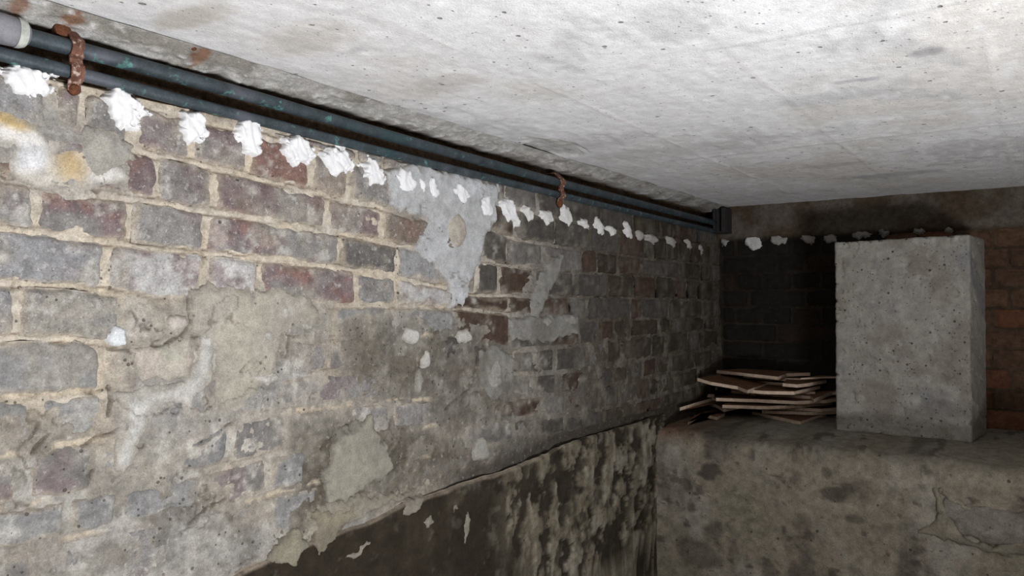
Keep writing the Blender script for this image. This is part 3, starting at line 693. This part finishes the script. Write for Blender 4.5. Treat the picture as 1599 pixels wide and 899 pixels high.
while zrow > ZL - 0.01:
    zb_ = max(zrow - 0.069, ZL - 0.02)
    xx = XW + (0.0 if row % 2 else -0.055) + 0.004; k = 0
    rr = random.Random(900 + row)
    while xx < XR - 0.03:
        ln = 0.222 if row % 2 else 0.112
        if rr.random() < 0.2: ln = 0.334 - ln
        seed += 1
        a, b = max(xx, XW + 0.004), min(xx + ln, XR - 0.003)
        pick = rr.choice(('far_dark', 'far_dark', 'far_dark', 'shadeb')) if b < -0.35 else rr.choice(('umber', 'oxide', 'umber', 'umberb'))  # shade beside and behind the block painted as near-black brick
        if b - a > 0.03:
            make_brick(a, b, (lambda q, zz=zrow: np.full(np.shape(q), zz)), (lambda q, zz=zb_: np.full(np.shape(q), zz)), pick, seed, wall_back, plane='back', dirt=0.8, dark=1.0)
        xx += ln; k += 1
    zrow -= 0.069; row += 1
for i, (x, y, w, h) in enumerate([(1131, 379, 10, 12), (1176, 378, 26, 24), (1217, 375, 28, 16), (1263, 373, 22, 16), (1296, 373, 28, 16), (1343, 365, 28, 14), (1380, 359, 24, 18), (1434, 357, 22, 18), (1479, 354, 16, 18), (1517, 345, 22, 12), (1569, 342, 26, 18)]):
    dab(x, y, w, h, 400 + i * 3, M_DIMPUTTY if i in (1, 9, 10) else M_SHADEPUTTY, plane='back', thick=0.004)

# ------------------------------------------------------------------ ceiling, fillet, recess, other shell
def ceiling():
    x = np.concatenate([np.arange(XW - 0.02, 0.55, 0.006), np.linspace(0.58, XR + 0.28, 12)])
    y = np.concatenate([np.linspace(-1.5, 0.3, 30), np.arange(0.31, YB + 0.06, 0.010)])
    X, Y = np.meshgrid(x, y, indexing='ij')
    t = fbm(X * 5, Y * 5, 5, 171); t2 = fbm(X * 30, Y * 12, 4, 173); t3 = fbm(X * 2.2, Y * 2.2, 3, 177)
    z = np.full(X.shape, ZC) + 0.004 * t + 0.0018 * t2
    col = np.broadcast_to(np.array((0.83, 0.83, 0.84)), X.shape + (3,)).copy()
    col = mixc(col, np.array((0.69, 0.665, 0.625)), sstep(0.0, 0.45, t3 + 0.3 * t) * 0.75)
    col = mixc(col, np.array((0.56, 0.555, 0.56)), sstep(0.18, 0.5, -t + 0.5 * t2) * 0.65)
    col = mixc(col, np.array((0.88, 0.88, 0.89)), sstep(0.2, 0.5, t2) * 0.6)
    for bx in (-0.725, -0.39, -0.055, 0.28):                      # board marks left by the formwork
        w = bx + 0.006 * fbm(Y * 3, Y * 0 + bx, 3, 181)
        k = sstep(0.009, 0.002, np.abs(X - w)) * sstep(-0.25, 0.15, fbm(X * 2, Y * 6, 3, 183))
        z -= 0.0014 * k
        col = mixc(col, np.array((0.82, 0.81, 0.80)), k * 0.5)
        z -= 0.0008 * sstep(-0.003, 0.003, X - w) * (1 if int(bx * 100) % 2 else 0.6)
    for yy, xa, xb in ((1.12, -0.41, -0.05), (1.95, -0.75, 0.3)):
        k = sstep(0.010, 0.002, np.abs(Y - yy - 0.006 * t2)) * sstep(xa - 0.02, xa, X) * sstep(xb + 0.02, xb, X)
        z -= 0.002 * k; col = mixc(col, np.array((0.52, 0.51, 0.50)), k * 0.5)
    # stains and the spalled place beside the pipes
    for a, b, rx, ry, cc, am in [(1450, 78, .022, .022, (0.30, 0.29, 0.30), .7), (1330, 125, .045, .012, (0.40, 0.40, 0.43), .6), (1270, 155, .09, .05, (0.52, 0.53, 0.55), .5), (1390, 272, .16, .05, (0.40, 0.41, 0.44), .6), (1300, 258, .12, .04, (0.42, 0.42, 0.44), .5),
                                 (290, 30, .08, .03, (0.50, 0.46, 0.40), .7), (500, 60, .10, .05, (0.56, 0.53, 0.49), .6), (555, 80, .03, .012, (0.45, 0.44, 0.45), .6), (700, 130, .1, .05, (0.56, 0.54, 0.51), .6), (1010, 240, .2, .08, (0.52, 0.51, 0.50), .4)]:
        cx, cy = on_z(a, b, ZC)
        r = np.hypot((X - cx) / rx, (Y - cy) / ry) + 0.5 * t2 + 0.4 * t
        col = mixc(col, np.array(cc), sstep(1.2, 0.5, r) * am)
    cx, cy = on_z(860, 230, ZC)
    r = np.hypot((X - cx) / 0.06, (Y - cy) / 0.13) + 0.7 * t2
    k = sstep(1.1, 0.8, r)
    z += k * (0.010 + 0.006 * fbm(X * 60, Y * 40, 3, 187)); col = mixc(col, np.array((0.42, 0.40, 0.37)), k * 0.6)
    return np.stack([X, Y, z], -1).reshape(-1, 3), grid_faces(len(x), len(y)), col.reshape(-1, 3)
v, f, c = ceiling()
ceil = link('ceiling', mesh_np('ceiling', v, f, c, [M_CEIL]), kind='structure', label='pale board-marked concrete ceiling')
bm = bmesh.new(); box_bm(bm, (XW - 0.3, -1.8, ZC + 0.03), (XR + 0.3, YB + 0.3, ZC + 0.25)); bm_obj('slab', bm, [M_PLAIN], ceil)

def fillet():
    px = np.arange(-40, 1146, 2.6)
    s = np.array([on_x(p, 200, XW)[0] for p in px]); s = np.concatenate([np.linspace(-1.5, s[0] - 0.01, 40), s])
    s = s[s < YB + 0.01]
    m = 26; n = len(s)
    v = np.linspace(0, 1, m)
    edge = ZE + 0.0 + 0.006 * fbm(s * 10, s * 0 + 3, 5, 191) + 0.004 * fbm(s * 45, s * 0 + 1, 3, 193)
    wd = 0.050 + 0.010 * fbm(s * 4, s * 0 + 7, 4, 197)
    Sg = np.repeat(s[:, None], m, 1); V = np.repeat(v[None], n, 0)
    t = fbm(Sg * 12, V * 1.5, 4, 201); t2 = fbm(Sg * 60, V * 5, 4, 203)
    X = XW - 0.005 + V * wd[:, None]; Z = edge[:, None] * (1 - V) + (ZC - 0.001) * V
    nrm = 0.004 * t + 0.003 * t2
    X = X + nrm * 0.5 * (1 - V); Z = Z - nrm * (1 - V * 0.9)
    # underside going back into the recess
    back = np.stack([np.full(n, XW - 0.08), s, edge + 0.004], -1)
    front = np.stack([X, Sg, Z], -1)
    P = np.concatenate([back[:, None], front], 1)
    col = np.broadcast_to(np.array((0.47, 0.455, 0.43)), Sg.shape + (3,)).copy()
    col = mixc(col, np.array((0.26, 0.24, 0.21)), sstep(0.0, 0.4, t) * 0.8)
    col = mixc(col, np.array((0.66, 0.65, 0.64)), sstep(0.15, 0.45, t2 - 0.3 * t) * 0.7)
    for p in (297, 100, 20):
        sp = on_x(p, 70, XW)[0]
        col = mixc(col, np.array((0.22, 0.10, 0.05)), sstep(0.020, 0.006, np.abs(Sg - sp) + 0.008 * t2 + 0.02 * np.abs(V - 0.6)) * 0.8)
    cc = np.concatenate([np.broadcast_to(np.array((0.10, 0.075, 0.05)), (n, 1, 3)), col], 1)
    return P.reshape(-1, 3), grid_faces(n, m + 1)[:, ::-1], cc.reshape(-1, 3)
v, f, c = fillet()
trim_1 = link('trim_1', mesh_np('trim_1', v, f, c, [M_FILLET]), kind='structure', label='rough concrete fillet between ceiling and pipe recess')
# dark brown recess behind the pipes
s = np.linspace(-1.5, YB, 520); zz = np.linspace(ZT - 0.012, ZE + 0.03, 14)
Sg, Zg = np.meshgrid(s, zz, indexing='ij')
h = -0.050 + 0.012 * fbm(Sg * 20, Zg * 20, 4, 211)
h[:, 0] = 0.0 + 0.004 * fbm(s * 30, s * 0, 3, 215); Zg[:, 0] = ZT
h[:, 1] = -0.012; Zg[:, 1] = ZT + 0.001
rc = link('pipe_recess', mesh_np('pipe_recess', np.stack([XW + h, Sg, Zg], -1).reshape(-1, 3), grid_faces(len(s), len(zz)), None, [M_BROWN]), wall_left, label='dark brown recess behind the pipes')

bm = bmesh.new(); box_bm(bm, (XW - 0.3, -1.8, -0.1), (XR + 0.3, YB + 0.3, 0.0)); bm_obj('floor', bm, [M_FLOOR], kind='structure', label='bare cellar floor')
bm = bmesh.new(); box_bm(bm, (XW - 0.3, -1.8, 0.0), (XR + 0.3, -1.5, ZC + 0.03)); bm_obj('wall_rear', bm, [M_PLAIN], kind='structure', label='plain wall behind the camera')
bm = bmesh.new()
box_bm(bm, (XR, -1.5, 0.0), (XR + 0.2, DOOR_Y[0], ZC + 0.03)); box_bm(bm, (XR, DOOR_Y[1], 0.0), (XR + 0.2, YB + 0.05, ZC + 0.03))
box_bm(bm, (XR, DOOR_Y[0], DOOR_Z[1]), (XR + 0.2, DOOR_Y[1], ZC + 0.03)); box_bm(bm, (XR, DOOR_Y[0], 0.0), (XR + 0.2, DOOR_Y[1], DOOR_Z[0]))
bm_obj('wall_right', bm, [M_PLAIN], kind='structure', label='plain wall with the opening that lets daylight in')

# ------------------------------------------------------------------ concrete block on the ledge
def rounded_block(lo_, hi_, r, n, warp, col_fn, back_wide=0.0):
    lo_ = np.array(lo_); hi_ = np.array(hi_)
    verts = []; faces = []; off = 0
    for ax in range(3):
        for sg in (0, 1):
            a, b = [k for k in range(3) if k != ax]
            U, V = np.meshgrid(np.linspace(0, 1, n[a]), np.linspace(0, 1, n[b]), indexing='ij')
            P = np.zeros(U.shape + (3,)); P[..., a] = U; P[..., b] = V; P[..., ax] = sg
            ff = grid_faces(n[a], n[b]) + off
            if (sg == 1) == (ax == 1): ff = ff[:, ::-1]
            # winding: make it outward
            verts.append(P.reshape(-1, 3)); faces.append(ff[:, ::-1] if ax != 1 else ff[:, ::-1]); off += P.shape[0] * P.shape[1]
    P = np.concatenate(verts); F = np.concatenate(faces)
    q = lo_ + P * (hi_ - lo_)
    inner = np.clip(q, lo_ + r, hi_ - r)
    d = q - inner; ln = np.linalg.norm(d, axis=1, keepdims=True)
    nr = np.where(ln > 1e-9, d / np.maximum(ln, 1e-9), 0)
    q = inner + nr * r
    q = q + nr * warp(q)[:, None]
    q[:, 0] += back_wide * P[:, 1] * P[:, 0]
    return q, F, col_fn(q)
bl, zt_l = on_y(1303, 378, 2.735); br, zt_r = on_y(1514, 366, 2.735)
def bwarp(q):
    n = 0.0025 * fbm(q[:, 0] * 12 + q[:, 1] * 7, q[:, 2] * 12, 4, 221) + 0.0022 * fbm(q[:, 0] * 45 + q[:, 1] * 31, q[:, 2] * 45 + q[:, 1] * 17, 3, 223)
    pit = sstep(0.45, 0.62, fbm(q[:, 0] * 60 + q[:, 1] * 40, q[:, 2] * 60, 2, 227))
    return n - 0.005 * pit
def bcol(q):
    t = fbm(q[:, 0] * 7, q[:, 2] * 7 + q[:, 1] * 5, 4, 231); t2 = fbm(q[:, 0] * 25, q[:, 2] * 25 + q[:, 1] * 9, 4, 233)
    c = np.broadcast_to(np.array((0.35, 0.332, 0.30)), q.shape).copy()
    c = mixc(c, np.array((0.25, 0.225, 0.19)), sstep(0.0, 0.5, t) * 0.8)
    c = mixc(c, np.array((0.235, 0.238, 0.245)), sstep(0.15, 0.5, -t) * 0.6)
    c = mixc(c, np.array((0.43, 0.42, 0.39)), sstep(0.25, 0.5, t2) * 0.6)
    cx, cz = on_y(1470, 640, 2.735)
    return mixc(c, np.array((0.16, 0.155, 0.145)), sstep(1.2, 0.4, np.hypot((q[:, 0] - cx) / 0.11, (q[:, 2] - cz) / 0.035) + 0.5 * t2) * 0.6)
q, F, cc = rounded_block((bl, 2.735, ZL - 0.003), (br, 2.955, (zt_l + zt_r) / 2), 0.008, (120, 50, 190), bwarp, bcol, 0.03)
q[:, 2] += (q[:, 0] - (bl + br) / 2) / (br - bl) * (zt_r - zt_l) * (q[:, 2] - ZL) / ((zt_l + zt_r) / 2 - ZL)
ctr = np.array([(bl + br) / 2, 2.845, ZL])
me = mesh_np('concrete_block', q - ctr, F, cc, [M_BLOCK])
bm = bmesh.new(); bm.from_mesh(me); bmesh.ops.remove_doubles(bm, verts=bm.verts, dist=1e-5); bmesh.ops.recalc_face_normals(bm, faces=bm.faces); bm.to_mesh(me); bm.free()
link('concrete_block', me, None, tuple(ctr), 'tall grey pitted concrete block standing upright on the ledge', 'concrete block')

# ------------------------------------------------------------------ pipes
def tube(bm, pts, r, seg=20, cap=True, radii=None):
    pts = [Vector(p) for p in pts]; rings = []
    for i, p in enumerate(pts):
        d = (pts[min(i + 1, len(pts) - 1)] - pts[max(i - 1, 0)]).normalized()
        up = Vector((0, 0, 1)) if abs(d.z) < 0.9 else Vector((1, 0, 0))
        a = d.cross(up).normalized(); b = a.cross(d).normalized()
        rad = radii[i] if radii else r
        rings.append([bm.verts.new(p + (a * math.cos(2 * math.pi * k / seg) + b * math.sin(2 * math.pi * k / seg)) * rad) for k in range(seg)])
    for r0, r1 in zip(rings[:-1], rings[1:]):
        for k in range(seg): bm.faces.new((r0[k], r0[(k + 1) % seg], r1[(k + 1) % seg], r1[k]))
    if cap:
        bm.faces.new(rings[0]); bm.faces.new(rings[-1][::-1])
    bmesh.ops.recalc_face_normals(bm, faces=bm.faces)
XP = XW + 0.006
def pipe_path(tr):
    q = np.array([on_x(a, b, XP) for a, b in tr])
    s = np.concatenate([[-1.49], np.linspace(0.25, 3.0, 46)])
    z = np.interp(s, q[:, 0], q[:, 1]); z[0] = z[1]
    k = np.ones(5) / 5; zz = np.convolve(np.pad(z, 2, mode='edge'), k, 'valid')
    return [(XP, a, b) for a, b in zip(s, zz)]
pu = pipe_path([(-30, 38), (45, 57), (300, 124), (600, 210), (872, 285), (1120, 349)])
pl_ = pipe_path([(-30, 76), (0, 83), (300, 161), (600, 238), (872, 304), (1120, 362)])
def pipe(name, path, r, label):
    root = bpy.data.objects.new(name, None); COL.objects.link(root); root.location = path[1]
    root['label'] = label; root['category'] = 'pipe'
    bm = bmesh.new(); tube(bm, [Vector(p) - root.location for p in path], r)
    bm_obj('tube', bm, [M_PIPE], root, smooth=True)
    return root
p_up = pipe('copper_pipe', pu, 0.0110, 'upper dark oxidised copper pipe with a grey socket, just below the ceiling')
p_lo = pipe('copper_pipe', pl_, 0.0092, 'lower dark oxidised copper pipe running directly above the white putty dabs')
# socket on the upper pipe
pz = lambda path, s: float(np.interp(s, [p[1] for p in path], [p[2] for p in path]))
se = on_x(42, 55, XP)[0]
prof = [(-0.30, 0.0195), (-0.06, 0.0195), (-0.03, 0.0195), (-0.018, 0.0190), (-0.009, 0.0175), (-0.003, 0.0150), (0.0, 0.0118)]
bm = bmesh.new(); tube(bm, [Vector((XP + 0.004, se + a, pz(pu, se + a))) - p_up.location for a, b in prof], 0, radii=[b for a, b in prof], seg=24); bm_obj('socket', bm, [M_SOCKET], p_up, smooth=True)
bm = bmesh.new(); prof2 = [(-0.016, 0.0196), (-0.010, 0.0192), (-0.005, 0.0172)]
tube(bm, [Vector((XP + 0.004, se + a, pz(pu, se + a))) - p_up.location for a, b in prof2], 0, radii=[b for a, b in prof2], seg=24, cap=False); bm_obj('solder_ring', bm, [M_RING], p_up, smooth=True)

def strap(px, py, width, label, wob):
    s = on_x(px, py, XP)[0]
    zu, zl_ = pz(pu, s), pz(pl_, s)
    prof = [(XW - 0.045, zu + 0.026), (XW - 0.005, zu + 0.026)]
    for a in np.linspace(70, -70, 7): prof.append((XP + 0.0125 * math.cos(math.radians(a)), zu + 0.0128 * math.sin(math.radians(a))))
    prof.append((XP + 0.006, (zu + zl_) / 2))
    for a in np.linspace(60, -75, 7): prof.append((XP + 0.0118 * math.cos(math.radians(a)), zl_ + 0.0120 * math.sin(math.radians(a))))
    prof += [(XW + 0.008, zl_ - 0.015), (XW + 0.007, zl_ - 0.026)]
    root = bpy.data.objects.new('pipe_strap', None); COL.objects.link(root); root.location = (XW, s, zl_ - 0.026)
    root['label'] = label; root['category'] = 'pipe strap'
    bm = bmesh.new(); rings = []
    rr = random.Random(int(px))
    P = [Vector((a, 0, b)) for a, b in prof]
    for i, p in enumerate(P):
        d = (P[min(i + 1, len(P) - 1)] - P[max(i - 1, 0)]).normalized(); nrm = Vector((d.z, 0, -d.x))
        if nrm.x < 0: nrm = -nrm
        w = width * rr.uniform(0.42, 0.58); sh = rr.uniform(-wob, wob)
        rings.append([bm.verts.new(p + nrm * o + Vector((0, s + e, 0)) - root.location) for e, o in ((sh - w, 0), (sh - w, 0.0025), (sh + w, 0.0025), (sh + w, 0))])
    for r0, r1 in zip(rings[:-1], rings[1:]):
        for k in range(4): bm.faces.new((r0[k], r0[(k + 1) % 4], r1[(k + 1) % 4], r1[k]))
    bm.faces.new(rings[0]); bm.faces.new(rings[-1][::-1]); bmesh.ops.recalc_face_normals(bm, faces=bm.faces)
    bm_obj('band', bm, [M_STRAP], root)
    for zz_ in (zl_ - 0.024,):
        bm = bmesh.new()
        tube(bm, [Vector((XW + x, s, zz_)) - root.location for x in (0.004, 0.011, 0.0135, 0.0142)], 0, radii=[w_ * width / 0.016 for w_ in (0.0075, 0.0075, 0.0055, 0.001)], seg=14)
        bm_obj('nail_head', bm, [M_RUST], root, smooth=True)
    return root
st = strap(115, 95, 0.016, 'rusty flaking metal strap over both pipes near the socket', 0.0012)
strap(873, 290, 0.024, 'small rusty strap over both pipes halfway along the wall', 0.0012)
s = on_x(96, 48, XW)[0]; zz_ = on_x(96, 46, XW)[1]
bm = bmesh.new(); tube(bm, [Vector((XW + x, s, zz_)) - st.location for x in (-0.07, -0.02, 0.004, 0.008)], 0, radii=[0.006, 0.006, 0.011, 0.007], seg=8); bm_obj('bolt', bm, [M_RUST], st)
# rusty stub sticking out of the fillet
sx, sz = on_x(297, 70, XW + 0.03)
bm = bmesh.new(); tube(bm, [(0, 0, 0.012), (0.004, 0.0, 0.0), (0.008, 0.002, -0.008)], 0, radii=[0.007, 0.006, 0.004], seg=7)
o = bm_obj('nail_stub', bm, [M_RUST], trim_1); o.location = (XW + 0.03, sx, sz)
# bracket in the corner where the pipes leave
bx, bz0 = on_y(1122, 364, 3.0); bx2, bz1 = on_y(1143, 328, 3.0)
bm = bmesh.new(); box_bm(bm, (0, 0, 0), (0.05, 0.07, bz1 - bz0 + 0.01)); box_bm(bm, (0.035, -0.02, 0), (0.05, 0.0, bz1 - bz0 + 0.01)); box_bm(bm, (0, -0.02, 0.0), (0.01, 0.0, bz1 - bz0 + 0.01))
bmesh.ops.bevel(bm, geom=bm.edges[:], offset=0.002, segments=1, affect='EDGES')
o = bm_obj('pipe_bracket', bm, [M_STEEL], label='dark steel bracket in the corner where both pipes end', cat='bracket'); o.location = (XW + 0.005, 2.985, bz0)

# ------------------------------------------------------------------ broken tiles on the ledge
def tile(front, back, th, label, z_of=None, name='broken_tile', cat='tile'):
    """front: (px, py, z) along the broken front edge; back: world (x, y, z)"""
    P = []
    for a, b, z in front:
        x, y = on_z(a, b, EYE + z); P.append(Vector((max(x, XW + 0.02), min(y, YB - 0.02), EYE + z)))
    P += [Vector((x, y, EYE + z)) for x, y, z in back]
    # a little extra raggedness on the front edge
    rr = random.Random(len(label) * 7 + int(front[0][0]))
    Q = []
    nf = len(front)
    for i, p in enumerate(P):
        Q.append(p)
        if i < nf - 1:
            nx = P[i + 1]; L_ = (nx - p).length
            for k in range(1, max(1, int(L_ / 0.035))):
                t = k / max(1, int(L_ / 0.035))
                Q.append(p.lerp(nx, t) + Vector((rr.uniform(-1, 1) * 0.003, rr.uniform(-1, 1) * 0.004, 0)))
    c = sum(Q, Vector()) / len(Q); base = Vector((c.x, c.y, min(q.z for q in Q) - th))
    bm = bmesh.new()
    top = [bm.verts.new(q - base) for q in Q]; bot = [bm.verts.new(q - base - Vector((0, 0, th))) for q in Q]
    ft = bm.faces.new(top); fb = bm.faces.new(bot[::-1])
    n = len(Q); side = []
    for i in range(n): side.append(bm.faces.new((top[i], bot[i], bot[(i + 1) % n], top[(i + 1) % n])))
    for s_ in side: s_.material_index = 1
    bmesh.ops.recalc_face_normals(bm, faces=bm.faces)
    bmesh.ops.triangulate(bm, faces=[ft, fb])
    return bm_obj(name, bm, [M_TILE_TOP, M_TILE_EDGE], None, label=label, cat=cat, group='broken tiles heaped on the ledge', loc=base)
TH = 0.0118
tile([(1174, 642, -.428), (1250, 658, -.428), (1276, 649, -.428)], [(-0.66, 3.03, -.428), (-0.85, 3.0, -.428)], TH, 'lowest broken tile lying on the ledge, its corner pointing at the viewer')
tile([(1190, 640, -.412), (1270, 643, -.412)], [(-0.62, 3.03, -.412), (-0.86, 3.03, -.412)], TH, 'dusty broken tile wedged second from the bottom of the heap')
tile([(1185, 633, -.398), (1282, 638, -.398)], [(-0.60, 3.04, -.398), (-0.9, 3.04, -.398)], TH, 'dull narrow-edged broken tile under the long straight one')
tile([(1128, 632, -.382), (1200, 634, -.382), (1250, 631, -.382)], [(-0.64, 3.04, -.382), (-0.99, 3.04, -.382)], TH, 'shaded broken tile carrying the long straight-edged tile')
tile([(1118, 621, -.362), (1180, 623, -.362), (1243, 626, -.362), (1290, 624, -.362)], [(-0.60, 3.03, -.362), (-0.97, 3.04, -.362)], TH, 'long broken tile with a straight pale edge across the middle of the heap')
tile([(1166, 608, -.325), (1192, 610, -.325), (1240, 611, -.325)], [(-0.68, 3.03, -.322), (-0.86, 3.04, -.322)], TH, 'broken tile with a thick pale edge in the centre of the heap')
tile([(1074, 589, -.292), (1110, 596, -.302), (1152, 603, -.312), (1167, 609, -.318)], [(-0.86, 3.04, -.316), (-1.04, 3.04, -.298)], TH, 'long broken tile sloping down from the brick wall')
tile([(1107, 577, -.278), (1160, 582, -.278), (1215, 588, -.278), (1228, 583, -.278)], [(-0.72, 3.045, -.276), (-0.98, 3.045, -.274)], TH, 'topmost brown broken tile at the back of the heap')
tile([(1060, 636, -.384), (1082, 628, -.384), (1107, 622, -.384)], [(-0.98, 3.0, -.38), (-1.05, 3.0, -.38)], TH, 'broken tile with a three-piece pale edge beside the brick wall')
tile([(1074, 658, -.424), (1084, 648, -.424), (1095, 645, -.424), (1106, 648, -.424), (1120, 651, -.424), (1131, 645, -.424)], [(-0.99, 2.86, -.424), (-1.05, 2.80, -.424)], TH, 'front-left broken tile with a jagged pale edge at the ledge lip')
tile([(1271, 623, -.350), (1302, 609, -.338)], [(-0.60, 3.03, -.335), (-0.72, 3.0, -.345)], TH * 1.2, 'broken tile leaning up against the concrete block')
tile([(1222, 598, -.300), (1245, 600, -.300), (1262, 598, -.300)], [(-0.66, 3.045, -.300), (-0.8, 3.045, -.300)], TH, 'short broken tile near the back on the right of the heap')
tile([(1250, 590, -.284), (1286, 588, -.284)], [(-0.60, 3.045, -.284), (-0.68, 3.045, -.284)], 0.006, 'thin broken tile sliver at the back beside the block')
tile([(1108, 628, -.397), (1120, 632, -.397), (1130, 638, -.397)], [(-0.925, 2.88, -.397), (-0.96, 2.92, -.397)], TH, 'small broken tile poking out under the long straight edge')
# packing tiles that carry the upper ones, mostly hidden
for k, (z, x0, x1, y0) in enumerate([(-.350, -0.99, -0.66, 2.90), (-.338, -1.0, -0.68, 2.93), (-.312, -0.92, -0.70, 2.94), (-.294, -0.96, -0.74, 2.96)]):
    bm = bmesh.new(); rr = random.Random(k)
    tops = [Vector((x0, y0 + .03, 0)), Vector(((x0 + x1) / 2, y0 + rr.uniform(-.01, .02), 0)), Vector((x1, y0 + .02, 0)), Vector((x1 - .02, 3.04, 0)), Vector((x0 + .02, 3.04, 0))]
    ft = bm.faces.new([bm.verts.new(p) for p in tops]); 
    r = bmesh.ops.extrude_face_region(bm, geom=[ft]); bmesh.ops.translate(bm, verts=[g for g in r['geom'] if isinstance(g, bmesh.types.BMVert)], vec=(0, 0, -TH))
    bmesh.ops.recalc_face_normals(bm, faces=bm.faces)
    for fc in bm.faces: fc.material_index = 0 if abs(fc.normal.z) > 0.5 else 1
    bm_obj('broken_tile', bm, [M_TILE_TOP, M_TILE_EDGE], None, label=['shadowed broken tile just above the long straight-edged one', 'shadowed broken tile just below the thick-edged centre tile', 'shadowed broken tile just above the thick-edged centre tile', 'shadowed broken tile just below the topmost one'][k], cat='tile', group='broken tiles heaped on the ledge', loc=(0, 0, EYE + z))
# loose shards
def shard(px, py, z, lx, ly, h, rot, label):
    x, y = on_z(px, py, EYE + z)
    bm = bmesh.new(); rr = random.Random(px)
    n = 8; top = []; bot = []
    for k in range(n):
        a = 2 * math.pi * k / n; r = rr.uniform(0.85, 1.1)
        top.append(bm.verts.new((lx / 2 * math.cos(a) * r * .94, ly / 2 * math.sin(a) * r * .94, h))); bot.append(bm.verts.new((lx / 2 * math.cos(a) * r, ly / 2 * math.sin(a) * r, 0)))
    bm.faces.new(top); bm.faces.new(bot[::-1])
    for k in range(n): bm.faces.new((top[k], bot[k], bot[(k + 1) % n], top[(k + 1) % n]))
    bmesh.ops.recalc_face_normals(bm, faces=bm.faces)
    o = bm_obj('tile_shard', bm, [M_TILE_EDGE], None, label=label, cat='tile shard', group='small loose tile shards', loc=(x, y, EYE + z)); o.rotation_euler.z = rot
shard(1112, 608, -.362, .048, .03, .010, 0.2, 'oval pale tile shard lying left of the heap centre')
shard(1110, 620, -.384, .034, .025, .012, 0.3, 'short pale tile shard at the left end of the long straight edge')
shard(1030, 644, -.438, .038, .025, .012, 0.3, 'leftmost small tile shard against the brick wall')
shard(1056, 641, -.438, .050, .028, .012, 0.1, 'longish tile shard beside the jagged front-left tile')
shard(1176, 617, -.362, .018, .018, .016, 0.4, 'tiny cube-like tile shard under the thick-edged tile')
shard(1236, 620, -.362, .024, .018, .014, 0.4, 'tiny crumbly tile shard at the right end of the straight edge')
shard(1100, 651, -.438, .022, .018, .012, 0.4, 'small tile shard fallen in front of the jagged tile')
